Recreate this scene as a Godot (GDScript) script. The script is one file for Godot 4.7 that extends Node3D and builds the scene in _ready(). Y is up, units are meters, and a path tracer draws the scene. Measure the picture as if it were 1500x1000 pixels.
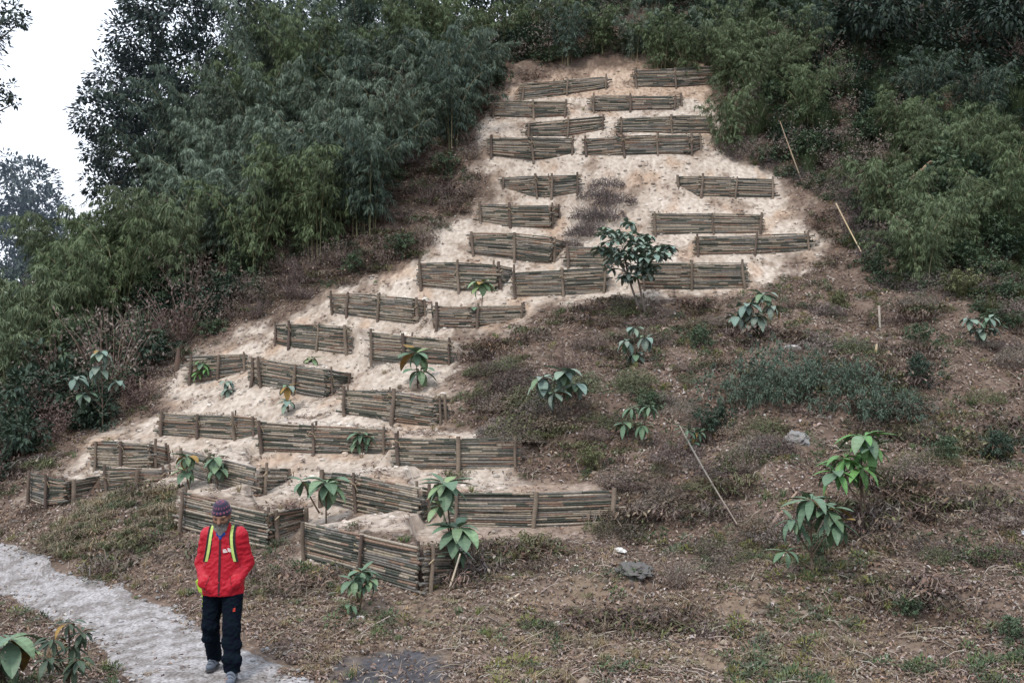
extends Node3D
# A steep hillside held by woven bamboo-pole fences, a hiker on the trail below.

var rng := RandomNumberGenerator.new()
var noise_a := FastNoiseLite.new()
var noise_b := FastNoiseLite.new()
var noise_c := FastNoiseLite.new()
var taken := {}
var weights := PackedFloat64Array()
var px := PackedFloat64Array()
var pz := PackedFloat64Array()
var xs := PackedFloat32Array()
var zs := PackedFloat32Array()
var heights := PackedFloat32Array()
var segments := []
var coarse := PackedFloat32Array()
const COARSE_X0 := -44.0
const COARSE_Z0 := -84.0
const COARSE_NX := 101
const COARSE_NZ := 109
var sand_poly: PackedVector2Array
var brown_poly: PackedVector2Array
var burnt_poly: PackedVector2Array
var thicket_poly: PackedVector2Array
var flank_poly: PackedVector2Array
var top_poly: PackedVector2Array
var jungle_poly: PackedVector2Array
var path_poly: PackedVector2Array
var path_mid: PackedVector2Array
var leaf_mats := {}

const GROUND_POINTS := [
	[-2.72, 0.56, -13.9], [-1.85, 0.52, -13], [-1.09, 0.46, -12.3], [-0.59, 0.57, -13.3], [-4.82, 0.78, -15.2], [-4.12, 0.69, -14.8],
	[-3.45, 0.59, -14.5], [-3.22, 0.64, -15.4], [-5.61, 1.41, -17.6], [-5.01, 1.25, -17.2], [-4.15, 1.09, -16.7], [-3.9, 1.12, -17.6],
	[-2.87, 1.12, -15.9], [-2.3, 1.03, -15.4], [-1.34, 0.93, -14.8], [-1.16, 0.93, -15.3], [-0.84, 0.9, -14.7], [0.26, 0.85, -14.8],
	[1.45, 0.89, -14.9], [-4.53, 1.69, -18.6], [-3.56, 1.66, -18.4], [-2.23, 1.59, -18.2], [-1.89, 1.52, -16.8], [-0.92, 1.49, -16.8],
	[0.08, 1.48, -16.8], [-7.16, 1.83, -21], [-6.32, 1.78, -20.8], [-5.52, 1.75, -20.5], [-5.06, 1.82, -20.4], [-8.01, 1.28, -19.8],
	[-7.45, 1.26, -19.6], [-6.95, 1.28, -19.6], [-6.76, 1.31, -20], [-8.81, 0.74, -19], [-8.31, 0.71, -18.5], [-7.99, 0.77, -18.4],
	[-7.74, 0.98, -19.4], [-7.48, 0.83, -18.9], [-7, 0.91, -19], [-6.5, 0.97, -19.2], [-3.16, 2.34, -19.6], [-2.24, 2.21, -19.2],
	[-1.42, 2.1, -19], [-1.25, 2.11, -19.1], [-5.59, 2.93, -22.1], [-5.35, 2.85, -22], [-4.55, 2.71, -21.6], [-3.84, 2.59, -21.2],
	[-3.5, 2.65, -21.6], [-7.2, 2.88, -22.9], [-6.61, 2.94, -22.9], [-5.99, 3.05, -23], [-2.99, 3.38, -21.9], [-2.26, 3.3, -21.7],
	[-1.26, 3.21, -21.4], [-5.43, 3.81, -23.8], [-5.08, 3.7, -23.5], [-4.38, 3.6, -23.2], [-3.59, 3.5, -22.8], [-4.25, 4.55, -24.4],
	[-3.89, 4.49, -24.2], [-3.11, 4.36, -23.9], [-2.3, 4.23, -23.6], [-2.07, 4.29, -23.8], [-1.69, 4.13, -22.8], [-0.83, 4.1, -22.6],
	[0.21, 4.31, -22.8], [-2.19, 5.22, -24.6], [-1.28, 5.09, -24.3], [-0.39, 5.03, -24.1], [-0.08, 5.28, -24.7], [0.03, 4.89, -23.6],
	[1.13, 4.88, -23.5], [2.14, 4.91, -23.5], [2.99, 5.03, -23.4], [4.03, 4.99, -23.3], [5.32, 4.99, -23.3], [1.33, 5.69, -24.8],
	[2.31, 5.66, -24.7], [-0.98, 6.1, -25.6], [0.07, 5.94, -25.3], [0.9, 5.81, -25], [1.29, 6.24, -25.8], [-0.84, 7.09, -26.8],
	[-0.07, 6.93, -26.6], [0.94, 6.9, -26.5], [1.16, 7.19, -27], [-0.23, 8.2, -28], [0.63, 7.9, -27.7], [1.02, 7.88, -27.7],
	[1.79, 8.01, -27.8], [-0.62, 9.3, -28.9], [0.52, 9.14, -28.7], [1.69, 9.4, -29], [2.08, 9.38, -28.9], [3.12, 9.28, -28.7],
	[4.05, 9.28, -28.7], [4.97, 9.3, -28.7], [5.31, 9.48, -29], [0.44, 10.02, -29.7], [1.54, 10.02, -29.7], [2.66, 10.25, -30],
	[3.16, 10.14, -29.8], [4.63, 10.1, -29.7], [5.84, 10.14, -29.8], [-0.62, 10.83, -30.6], [0.58, 10.79, -30.6], [1.61, 10.86, -30.7],
	[2.45, 11.07, -30.9], [3.53, 11.1, -30.9], [4.83, 11.16, -31], [5.15, 11.35, -31.3], [0.25, 11.55, -31.5], [1.65, 11.81, -31.8],
	[2.97, 12.13, -32.2], [3.9, 12.18, -32.2], [5.15, 12.18, -32.2], [6.43, 12.29, -32.3], [4.55, 8.22, -27.6], [5, 7.83, -27.2],
	[5.91, 7.81, -27.2], [6.95, 7.79, -27.2], [3.56, 6.59, -25.7], [5.02, 6.61, -25.7], [6.28, 6.63, -25.7], [4.45, 5.97, -24.8],
	[5.84, 6, -24.8], [7.23, 6.08, -24.9], [-2.83, 0.04, -9.9], [-3.68, 0.05, -9.95], [-2, 0.05, -9.95], [-4.51, 0.1, -13.1],
	[-8.95, 0.08, -18], [-6.9, 0.06, -13.9], [-6.28, 0.01, -14.6], [-5.58, 0, -12.6], [-10.77, -0.18, -15.5], [-14.63, 0.35, -21],
	[4.55, 0.27, -9.2], [1.58, 0.15, -9.6], [-0.32, 0.09, -9.8], [0, 0.32, -11.6], [1.95, 0.43, -11.8], [3.74, 0.53, -11.3],
	[6.16, 0.95, -12.4], [4.51, 1.29, -13.6], [2.37, 1.01, -14.3], [5.25, 2.05, -15.8], [8.29, 2.45, -16.6], [9.68, 4.05, -19.6],
	[4.79, 3.82, -20.5], [2.13, 4.14, -21.3], [7.08, 3.64, -19.3], [0.79, 1.88, -16.9], [1.86, 2.88, -18.6], [-0.39, 2.87, -19.6],
	[1.57, 0.79, -13.9], [6.8, 4.96, -22.6], [9.73, 5.24, -22.4], [8.71, 7.35, -26], [11.99, 8.53, -27.5], [8.2, 10.99, -30.5],
	[7.63, 12.81, -32.4], [14.22, 12.84, -32.5], [5.73, 14.22, -34], [1.13, 13.48, -33.5], [-1.08, 12.03, -32], [2.78, 7.99, -27.6],
	[-2.23, 10.09, -30.2], [-3.57, 8.06, -28], [-2.67, 6.92, -26.6], [-4.79, 6.01, -26.5], [-6.73, 4.34, -25.2], [-8.17, 3.49, -24.5],
	[-9.02, 2.25, -22.6], [-9.95, 1.2, -20.8], [-11.57, 0.69, -20.5], [-15.02, 4.4, -30], [-12.64, 6.58, -31.5], [-9.95, 8.52, -33],
	[-6.84, 10.3, -34], [-3.53, 12.41, -35], [3.95, 17.46, -39], [13.73, 16.72, -37], [20.64, 16.35, -36], [10.83, 2.48, -15.5],
	[16.88, 7.02, -24], [7.98, 0.57, -10.5], [-2.62, 0.22, -12], [-1.47, 0.29, -11.7], [-6.93, 0.58, -16.6], [-4.64, 0.41, -14],
	[-1.04, 1.23, -15.7], [0, 1.35, 0.5], [-3, 1.2, 0], [4, 1.3, 0], [0, 0.7, -5], [-4, 0.1, -6.5],
	[4, 0.7, -5.5], [-8, 0, -9], [9, 1.1, -4], [-20, -1, -12], [-12, -0.2, -5], [-28, 0.5, -32],
	[-18, 3, -50], [-8, 8, -50], [6, 20.5, -48], [20, 19.5, -42], [6, 31, -70], [26, 31, -66],
	[-12, 12, -70], [-30, 2, -64], [22, 8, -24], [16, 2.2, -8], [22, 3, -2], [0, 1.6, 8],
	[-12, 0.2, 6], [14, 2, 8]]
# every fence: foot of each post line as x, y, z and the height of the panel there
const FENCES := [
	[[-2.72, 0.56, -13.9, 0.47], [-1.85, 0.52, -13, 0.49], [-1.09, 0.46, -12.3, 0.51], [-0.59, 0.57, -13.3, 0.23]],
	[[-4.82, 0.78, -15.2, 0.51], [-4.12, 0.69, -14.8, 0.51], [-3.45, 0.59, -14.5, 0.5], [-3.22, 0.64, -15.4, 0.38]],
	[[-5.61, 1.41, -17.6, 0.31], [-5.01, 1.25, -17.2, 0.4], [-4.15, 1.09, -16.7, 0.43], [-3.9, 1.12, -17.6, 0.29]],
	[[-2.87, 1.12, -15.9, 0.4], [-2.3, 1.03, -15.4, 0.5], [-1.34, 0.93, -14.8, 0.47], [-1.16, 0.93, -15.3, 0.37]],
	[[-0.84, 0.9, -14.7, 0.43], [0.26, 0.85, -14.8, 0.47], [1.45, 0.89, -14.9, 0.46]],
	[[-4.53, 1.69, -18.6, 0.49], [-3.56, 1.66, -18.4, 0.45], [-2.23, 1.59, -18.2, 0.47]],
	[[-1.89, 1.52, -16.8, 0.47], [-0.92, 1.49, -16.8, 0.49], [0.08, 1.48, -16.8, 0.51]],
	[[-7.16, 1.83, -21, 0.42], [-6.32, 1.78, -20.8, 0.43], [-5.52, 1.75, -20.5, 0.46], [-5.06, 1.82, -20.4, 0.34]],
	[[-8.01, 1.28, -19.8, 0.46], [-7.45, 1.26, -19.6, 0.49], [-6.95, 1.28, -19.6, 0.44], [-6.76, 1.31, -20, 0.29]],
	[[-8.81, 0.74, -19, 0.46], [-8.31, 0.71, -18.5, 0.49], [-7.99, 0.77, -18.4, 0.36], [-7.74, 0.98, -19.4, 0.17]],
	[[-7.48, 0.83, -18.9, 0.46], [-7, 0.91, -19, 0.38], [-6.5, 0.97, -19.2, 0.29]],
	[[-3.16, 2.34, -19.6, 0.4], [-2.24, 2.21, -19.2, 0.5], [-1.42, 2.1, -19, 0.5], [-1.25, 2.11, -19.1, 0.47]],
	[[-5.59, 2.93, -22.1, 0.4], [-5.35, 2.85, -22, 0.53], [-4.55, 2.71, -21.6, 0.52], [-3.84, 2.59, -21.2, 0.54], [-3.5, 2.65, -21.6, 0.39]],
	[[-7.2, 2.88, -22.9, 0.55], [-6.61, 2.94, -22.9, 0.52], [-5.99, 3.05, -23, 0.43]],
	[[-2.99, 3.38, -21.9, 0.56], [-2.26, 3.3, -21.7, 0.55], [-1.26, 3.21, -21.4, 0.53]],
	[[-5.43, 3.81, -23.8, 0.38], [-5.08, 3.7, -23.5, 0.5], [-4.38, 3.6, -23.2, 0.56], [-3.59, 3.5, -22.8, 0.59]],
	[[-4.25, 4.55, -24.4, 0.41], [-3.89, 4.49, -24.2, 0.45], [-3.11, 4.36, -23.9, 0.5], [-2.3, 4.23, -23.6, 0.54], [-2.07, 4.29, -23.8, 0.46]],
	[[-1.69, 4.13, -22.8, 0.43], [-0.83, 4.1, -22.6, 0.42], [0.21, 4.31, -22.8, 0.26]],
	[[-2.19, 5.22, -24.6, 0.49], [-1.28, 5.09, -24.3, 0.6], [-0.39, 5.03, -24.1, 0.58], [-0.08, 5.28, -24.7, 0.33]],
	[[0.03, 4.89, -23.6, 0.47], [1.13, 4.88, -23.5, 0.54], [2.14, 4.91, -23.5, 0.58]],
	[[2.99, 5.03, -23.4, 0.55], [4.03, 4.99, -23.3, 0.58], [5.32, 4.99, -23.3, 0.58]],
	[[1.33, 5.69, -24.8, 0.42], [2.31, 5.66, -24.7, 0.45]],
	[[-0.98, 6.1, -25.6, 0.48], [0.07, 5.94, -25.3, 0.59], [0.9, 5.81, -25, 0.57], [1.29, 6.24, -25.8, 0.16]],
	[[-0.84, 7.09, -26.8, 0.41], [-0.07, 6.93, -26.6, 0.52], [0.94, 6.9, -26.5, 0.52], [1.16, 7.19, -27, 0.29]],
	[[-0.23, 8.2, -28, 0.23], [0.63, 7.9, -27.7, 0.52], [1.02, 7.88, -27.7, 0.54], [1.79, 8.01, -27.8, 0.45]],
	[[-0.62, 9.3, -28.9, 0.43], [0.52, 9.14, -28.7, 0.56], [1.69, 9.4, -29, 0.35]],
	[[2.08, 9.38, -28.9, 0.33], [3.12, 9.28, -28.7, 0.47], [4.05, 9.28, -28.7, 0.5], [4.97, 9.3, -28.7, 0.49], [5.31, 9.48, -29, 0.39]],
	[[0.44, 10.02, -29.7, 0.32], [1.54, 10.02, -29.7, 0.44], [2.66, 10.25, -30, 0.39]],
	[[3.16, 10.14, -29.8, 0.38], [4.63, 10.1, -29.7, 0.48], [5.84, 10.14, -29.8, 0.46]],
	[[-0.62, 10.83, -30.6, 0.41], [0.58, 10.79, -30.6, 0.46], [1.61, 10.86, -30.7, 0.42]],
	[[2.45, 11.07, -30.9, 0.42], [3.53, 11.1, -30.9, 0.4], [4.83, 11.16, -31, 0.36], [5.15, 11.35, -31.3, 0.28]],
	[[0.25, 11.55, -31.5, 0.49], [1.65, 11.81, -31.8, 0.43], [2.97, 12.13, -32.2, 0.33]],
	[[3.9, 12.18, -32.2, 0.52], [5.15, 12.18, -32.2, 0.55], [6.43, 12.29, -32.3, 0.53]],
	[[4.55, 8.22, -27.6, 0.17], [5, 7.83, -27.2, 0.48], [5.91, 7.81, -27.2, 0.46], [6.95, 7.79, -27.2, 0.44]],
	[[3.56, 6.59, -25.7, 0.5], [5.02, 6.61, -25.7, 0.47], [6.28, 6.63, -25.7, 0.41]],
	[[4.45, 5.97, -24.8, 0.4], [5.84, 6, -24.8, 0.4], [7.23, 6.08, -24.9, 0.38]]]
const SAND := [-0.21, -31.62, 1.11, -32.98, 4.5, -33.44, 6.78, -33.03, 6.31, -31.3, 6.06, -28.67, 7.35, -28.09, 7.97, -26.42, 7.71, -24.78, 5.31, -22.7, 4.53, -22.59, 3.14, -22.4, 2, -23.04, 0.45, -22.43, -0.88, -22.04, -1.2, -21.1, -1.2, -18.93, 0.12, -17.61, 0.27, -16.49, 1.58, -15.82, 1.47, -14.32, 0.47, -14.25, -0.46, -13.93, -0.57, -13.21, -1.09, -12.27, -2.7, -13.82, -3.03, -14.87, -3.43, -14.42, -4.89, -15.29, -5.7, -16.84, -7.55, -18.95, -7.98, -18.38, -8.87, -19.04, -9.22, -19.79, -8.79, -21.32, -7.51, -21.92, -7.74, -24.45, -5.78, -24.74, -4.53, -25.12, -3.19, -25.14, -2.23, -25.64, -1.09, -27.05, -0.86, -28.62, -1.01, -30.01]
const BROWN_SOIL := [-1.5, -14.15, -0.56, -14.17, 0.22, -16.51, 0.34, -17.07, 0.12, -17.61, -1.1, -18.33, -1.29, -20.46, 1.86, -18.6, 1.88, -13.53, 0.42, -12.66, -0.96, -13.13]
const BURNT := [-1.8, -9.73, -1.74, -10.55, -1.36, -10.87, -0.79, -10.81, -0.56, -10.27, -0.69, -9.54]
const THICKET := [-10.43, -19.42, -9.6, -20.36, -9.13, -21.72, -7.99, -22.43, -8.15, -24.54, -6.82, -25.53, -5.48, -26.45, -4.08, -27.7, -2.6, -29.78, -1.27, -31.39, -0.33, -32.35, -1.82, -45, -4.54, -45, -6.81, -33.81, -13.57, -45, -12.69, -31.63, -14.99, -29.95, -16.91, -28.21, -11.6, -19.43]
const FLANK := [-7.88, -23.19, -7.84, -24.76, -5.93, -25.02, -4.56, -25.26, -3.38, -25.31, -2.25, -25.83, -1.09, -27.17, -0.84, -28.61, -1.01, -30.17, -0.43, -32.16, -2.21, -29.97, -4.12, -27.97, -5.82, -27.17, -7.55, -26.28]
const TOP_BAND := [-1.3, -32.18, 0.22, -32.97, 2.49, -33.66, 6.78, -33.54, 12.56, -57.22, -1.52, -45, -4.85, -45]
const JUNGLE := [7.3, -33.35, 6.41, -30.22, 6.89, -28.54, 8.19, -27.75, 9.6, -26.53, 9.01, -24.47, 9.6, -22.44, 10.47, -20.9, 12.58, -19.83, 29.66, -46.22, 12.56, -57.22]
const JUNGLE_EDGE := [6.39, -30.22, 6.89, -28.54, 8.19, -27.75, 9.6, -26.53, 9.01, -24.47, 9.6, -22.44, 10.47, -20.9, 9.39, -18.78, 8.84, -21.01, 7.88, -23.1, 8.42, -26.19, 7.35, -28.09, 6.13, -28.54]
const PATH_RIGHT := [-1.02, -8.18, -2, -9.93, -2.98, -11.28, -4.48, -13.02, -5.89, -14.36, -7.18, -15.72, -8.72, -17.54, -10.91, -18.92, -14.34, -20.59]
const PATH_LEFT := [-2.76, -8.39, -3.69, -9.98, -4.49, -11.34, -5.39, -12.45, -6.14, -13.16, -6.94, -13.99, -8.01, -14.94, -10.14, -16.83, -12.93, -18.07]
# rhododendrons: x, z, label, leaf tone, leaf length, whorls of leaves as [aside, up, count, size]
const RHODODENDRONS := [
	[-2.69, -14.91, "young rhododendron with broad green leaves in front of the upper fence, one leaf browning", "broad", 0.3, [[0.02, 0.62, 12, 1], [-0.34, 0.64, 5, 0.75]]],
	[-0.69, -12.76, "tall double-tiered rhododendron with big dark leaves at the right fence's left end", "broad", 0.27, [[-0.14, 1.11, 13, 1], [-0.2, 0.85, 5, 0.8], [0.03, 0.58, 14, 1.05], [0, 0.28, 6, 0.9]]],
	[0.82, -17.19, "wide umbrella-shaped rhododendron with pale blue-green leaves on the brown slope", "pale", 0.29, [[-0.31, 0.89, 9, 0.9], [0.05, 1.01, 10, 1], [0.26, 0.8, 7, 0.9], [-0.11, 0.65, 8, 0.85]]],
	[-1.88, -20.5, "young rhododendron with one pale hanging leaf beside a middle terrace fence", "broad", 0.36, [[-0.05, 0.67, 9, 1], [0.04, 0.31, 6, 0.9]]],
	[-0.72, -22.58, "thin rhododendron sapling with a light green drooping rosette before a short fence", "light", 0.33, [[0.06, 0.92, 13, 0.9], [-0.12, 0.38, 2, 0.9]]],
	[-2.65, -18.13, "compact rhododendron with glossy narrow leaves in the gap of a fence line", "glossy", 0.22, [[-0.02, 0.34, 12, 1], [0.12, 0.28, 8, 0.9], [-0.1, 0.19, 6, 0.9]]],
	[4.76, -20.39, "bushy rhododendron with pale green leaves right below the sandy terraces", "pale", 0.28, [[0.27, 0.84, 9, 1], [-0.07, 0.64, 9, 0.95], [-0.27, 0.41, 8, 0.9], [0.14, 0.41, 9, 0.95], [0.41, 0.6, 7, 0.8], [-0.03, 0.22, 8, 0.8]]],
	[4.4, -12.81, "tall rhododendron with bright green hanging leaves on the right slope", "bright", 0.27, [[0.02, 1.24, 12, 1.05], [-0.24, 0.98, 12, 1], [0.12, 1.11, 10, 1], [-0.39, 0.81, 10, 0.95], [-0.07, 0.85, 12, 1]]],
	[3.42, -11.7, "slender rhododendron with dull green drooping leaves at lower right", "glossy", 0.26, [[-0.02, 0.89, 12, 1], [0.16, 0.78, 10, 1], [0.23, 0.64, 9, 0.9], [-0.21, 0.64, 9, 0.85], [-0.31, 0.31, 6, 0.7]]],
	[-1.78, -11.8, "small dark rhododendron at the foot of the nearest fence", "broad", 0.17, [[0.06, 0.46, 10, 0.95], [-0.02, 0.37, 9, 0.85], [0.14, 0.35, 8, 0.8], [-0.05, 0.1, 5, 0.7]]],
	[-8.66, -21.69, "rhododendron with pale leaf clusters poking out of the dark left thicket", "pale", 0.3, [[-0.03, 1.62, 8, 0.95], [-0.14, 1.3, 7, 0.9], [-0.55, 1.06, 6, 0.8], [-0.4, 0.72, 7, 0.85], [0.26, 1, 4, 0.8], [-0.58, 1.11, 3, 0.8]]],
	[-5.29, -16.87, "small drooping rhododendron, left of two before the dark lower fence", "broad", 0.26, [[-0.04, 0.49, 8, 0.9], [-0.11, 0.25, 7, 0.85]]],
	[-4.82, -16.78, "small drooping rhododendron, right of two before the dark lower fence", "broad", 0.25, [[-0.04, 0.49, 7, 0.9], [0, 0.31, 8, 0.9]]],
	[-6.1, -21.81, "tiny sapling with bluish leaves on the leafy terrace at left", "pale", 0.2, [[0.01, 0.29, 8, 0.9], [0.03, 0.12, 6, 0.8]]],
	[-4.55, -20.85, "tiny two-tiered sapling with bluish leaves on the pale terrace", "pale", 0.22, [[0, 0.47, 7, 0.9], [0, 0.17, 8, 0.9]]],
	[-6.91, -22.84, "fresh green sapling in front of the leftmost upper fence", "bright", 0.19, [[0, 0.37, 10, 1], [-0.06, 0.17, 8, 0.9], [0.11, 0.24, 7, 0.8]]],
	[-4.4, -22.61, "lone low rosette of green leaves on pale sand", "light", 0.17, [[0, 0.08, 9, 1]]],
	[2.32, -19.15, "sparse pale rhododendron on the brown slope under the small tree", "pale", 0.22, [[-0.03, 0.7, 6, 0.8], [0.17, 0.51, 7, 0.9], [-0.18, 0.45, 6, 0.9], [0, 0.22, 8, 0.9]]],
	[2.08, -16.61, "straggly rhododendron with narrow leaves on the brown slope", "glossy", 0.22, [[-0.14, 0.55, 6, 0.9], [0.13, 0.58, 6, 0.8], [-0.25, 0.28, 7, 0.9], [0.02, 0.28, 8, 0.9]]],
	[8.55, -18.57, "grey-green rhododendron near the right edge of the slope", "pale", 0.22, [[-0.19, 0.46, 8, 0.9], [0.12, 0.48, 8, 0.9], [0, 0.28, 9, 1], [0.25, 0.31, 7, 0.8]]],
	[2.86, -16.4, "low dark rhododendron left of the creeping bushes", "glossy", 0.2, [[-0.08, 0.36, 8, 0.9], [0.14, 0.31, 8, 0.9], [0, 0.15, 8, 0.9]]]]
# bamboo stools: x, z, height, leaf tone
const BAMBOOS := [
	[-12.33, -28, 2.54, 1], [-11.33, -28.3, 2.55, 1], [-10.2, -27.8, 2.58, 2], [-8.94, -26.8, 2.57, 1], [-7.73, -27.6, 2.6, 0], [-6.79, -26.8, 2.58, 2],
	[-12.03, -25.4, 2.52, 1], [-8.52, -28.4, 2.59, 0], [-10.8, -25.7, 2.52, 2], [-11.75, -23.8, 2.57, 1], [-10.79, -33, 4.88, 3], [-9.25, -33, 3.92, 0],
	[-9.61, -32, 2.91, 0], [-7.9, -32, 3.04, 0], [-7.7, -33, 4.35, 2], [-6.12, -29.6, 2.52, 0], [-6.6, -33, 5.18, 2], [-5.58, -31, 2.5, 0],
	[-5.67, -34, 4.93, 0], [-4.91, -32, 2.74, 3], [-4.4, -33, 3.41, 0], [-3.43, -28.6, 2.5, 0], [-3.3, -33, 3.97, 2], [-2.65, -30.6, 2.55, 0],
	[-2.42, -33, 2.62, 2], [-1.76, -29.4, 2.52, 3], [-7.7, -35, 6.81, 0], [-9.34, -35, 6.22, 0], [-5.04, -36, 6.01, 3], [-1.59, -34, 2.54, 2],
	[-1.05, -31.6, 1.76, 0], [-11.68, -34, 3.35, 3], [-8.1, -30, 2.56, 0], [-6.44, -28.4, 2.55, 0], [-4.57, -27.4, 2.6, 0], [-3.74, -26.7, 2.58, 3],
	[-5.06, -26.6, 2.59, 2], [-0.23, -34.5, 1.94, 2], [0.95, -35.5, 1.89, 2], [1.77, -33.2, 1.79, 3], [2.93, -33.8, 1.79, 2], [4.01, -33.4, 1.77, 0],
	[4.78, -32.6, 1.83, 2], [5.6, -32.3, 1.81, 2], [6.36, -32.9, 1.75, 0], [7.37, -34, 1.74, 3], [0.25, -37, 2.57, 3], [2.53, -38, 2.12, 0],
	[5.01, -35.8, 1.75, 3], [6.91, -31.4, 1.75, 4], [7.35, -30.6, 1.72, 4], [7.86, -31, 1.81, 4], [8.61, -31.5, 1.82, 4], [8.69, -29.6, 1.78, 2],
	[7.56, -32.4, 1.81, 4], [6.13, -28.9, 1.71, 4], [9.67, -32.2, 1.79, 3], [10.94, -32.8, 1.71, 3], [11.1, -28.2, 1.7, 2], [11.35, -27, 1.72, 4],
	[11.62, -26, 1.76, 4], [12.79, -27, 1.82, 2], [12.13, -29.8, 1.79, 3], [13.73, -29.4, 1.73, 3], [12.54, -25.4, 1.75, 2], [9.52, -24.6, 1.75, 4],
	[9.84, -22.7, 1.77, 4], [11.39, -23.4, 1.74, 2], [8.76, -21.9, 1.76, 4]]
const BIG_TREE := [-11.97, -37, [
	[0.03, 7.9, 1.6, 1.37], [-1.74, 7.59, 0, 1.18], [-3.1, 6.69, -1.6, 1.08], [-2.68, 4.5, 0.8, 0.97], [-1.63, 5.68, -0.8, 1.39], [0.65, 6.09, 1.6, 1.3], [-2.06, 3.2, 0, 1.18], [-1.12, 4.46, -1.6, 1.54], [1.02, 4.87, 0.8, 1.33], [1.02, 7.99, -0.8, 1.26], [-2.15, 1.97, 1.6, 0.85], [-0.81, 2.28, 0, 1.23], [0.31, 3.55, -1.6, 1.42], [0.73, 9.3, 0.8, 1.33], [-1.67, 9.41, -0.8, 1.01], [-1.71, 4.41, 1.6, 0.94], [-1.23, 6.71, 0, 0.99], [-3.84, 3.81, -1.6, 0.67], [-1.28, 4.13, 0.8, 1.09], [-3.79, 5.81, -0.8, 0.4], [0.35, 1.06, 1.6, 1.42], [-1.92, 1.58, 0, 1.11]]]
const FAR_TREE := [-29.36, -62, [
	[1.27, 12.82, 3, 1.57], [-1.38, 12.15, 0, 1.86], [-0.25, 12.23, -3, 1.56], [0.4, 10.26, 1.5, 2.02], [1.09, 10.48, -1.5, 1.27], [0.15, 8.84, 3, 1.97], [0.74, 8.81, 0, 1.65], [-1.92, 7.86, -3, 1.73], [-1.84, 10.66, 1.5, 1.61], [-2.38, 14.76, -1.5, 1.02]]]
const VALLEY_TREE := [-21.29, -48, [
	[1.12, 7.25, 2, 1.04], [-0.54, 6.55, 0, 1.15], [0.05, 6.79, -2, 1.13], [0.71, 5.49, 1, 1.13], [-1.47, 5.36, -1, 1.18], [-1.3, 4.78, 2, 1.1], [1.37, 8.01, 0, 0.77], [0.41, 5.61, -2, 1], [-1.18, 5.81, 1, 0.94]]]
const EDGE_TREE := [-17.21, -30, [
	[2.74, 10.16, 1.2, 0.58], [1.43, 10.2, 0, 0.8], [2.06, 10.73, -1.2, 0.33], [1.17, 9.28, 0.6, 1.18], [1.87, 8.43, -0.6, 0.41], [2.2, 7.62, 1.2, 0.65], [0.67, 7.85, 0, 1.2], [-1.09, 10.51, -1.2, 1.46], [-0.2, 8.28, 0.6, 1.37], [2.23, 8.02, -0.6, 0.2]]]
const DARK_TREE_A := [-8.75, -41, [
	[-0.34, 8.7, 2.5, 1.8], [0.46, 8.56, 0, 1.91], [1.41, 10.96, -2.5, 2.03], [-0.08, 6.75, 1.25, 1.59], [1.07, 7, -1.25, 1.83], [-0.85, 7.13, 2.5, 1.28], [-2.01, 6.33, 0, 1.64], [-0.32, 5.63, -2.5, 2.03], [3.13, 7.3, 1.25, 1.85], [-3.18, 5.28, -1.25, 1.69], [-0.3, 2.94, 2.5, 1.8], [2.41, 5.49, 0, 1.91]]]
const DARK_TREE_B := [-3.01, -41, [
	[-0.89, 4.71, 2.5, 1.8], [0.24, 4.58, 0, 1.91], [1.54, 6.7, -2.5, 2.03], [-0.47, 2.49, 1.25, 1.59], [1.02, 3.03, -1.25, 1.83], [2.75, 3.39, 2.5, 1.54], [-1.68, 1.51, 0, 1.64], [0.08, 2.25, -2.5, 1.74], [-2.08, 3.58, 1.25, 1.59]]]
const DARK_TREE_C := [13.15, -34, [
	[-1.35, 1.01, 2.2, 1.59], [0.6, 0.93, 0, 1.59], [2.72, 2.46, -2.2, 1.93], [-1.84, 0.54, 1.1, 1.32], [0.32, 0.13, -1.1, 1.4], [0.55, -1.16, 2.2, 1.48], [2.66, 0.47, 0, 1.59], [-0, -0.5, -2.2, 1.21], [0.34, -1.92, 1.1, 1.21], [2.91, -0.83, -1.1, 1.4]]]
const DARK_TREE_D := [16.95, -33, [
	[-1.57, 1.28, 2.2, 1.54], [0.4, 1, 0, 1.76], [0.13, 1.29, -2.2, 1.64], [0.48, 1.49, 1.1, 1.7], [0.26, -0.47, -1.1, 1.71], [-0.16, -1.44, 2.2, 1.64], [-1.29, -0.57, 0, 0.99], [0.55, -1.57, -2.2, 1.17], [0.41, -2.85, 1.1, 1.49]]]
const DARK_TREE_E := [10.39, -38, [
	[-1.21, -0.54, 2.2, 1.67], [0.63, -0.46, 0, 1.77], [2.36, 1.46, -2.2, 1.88], [-1.93, -0.36, 1.1, 1.48], [0.15, -1.11, -1.1, 1.3], [0.7, -2.49, 2.2, 1.19], [-2.7, 0.58, 0, 1.52]]]
const TOP_TREE := [3.56, -41, [
	[-0.94, 0.81, 2.2, 1.81], [0.6, 1.43, 0, 1.91], [-2.1, 2.3, -2.2, 1.73], [1.83, 1.53, 1.1, 1.86], [3.55, 2.15, -1.1, 1.68]]]
const SMALL_TREE := [2.79, -21.7, [
	[-0.91, 1.49, 0.9, 0.28], [-0.54, 1.78, 0, 0.29], [-0.07, 1.8, -0.9, 0.36], [-0.45, 1.33, 0.45, 0.34], [0.02, 1.4, -0.45, 0.35], [0.13, 1.35, 0.9, 0.25], [-0.18, 1.05, 0, 0.29], [-0.53, 1.27, -0.9, 0.27], [0.05, 1.05, 0.45, 0.2], [0.5, 1.49, -0.45, 0.15]]]
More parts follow.
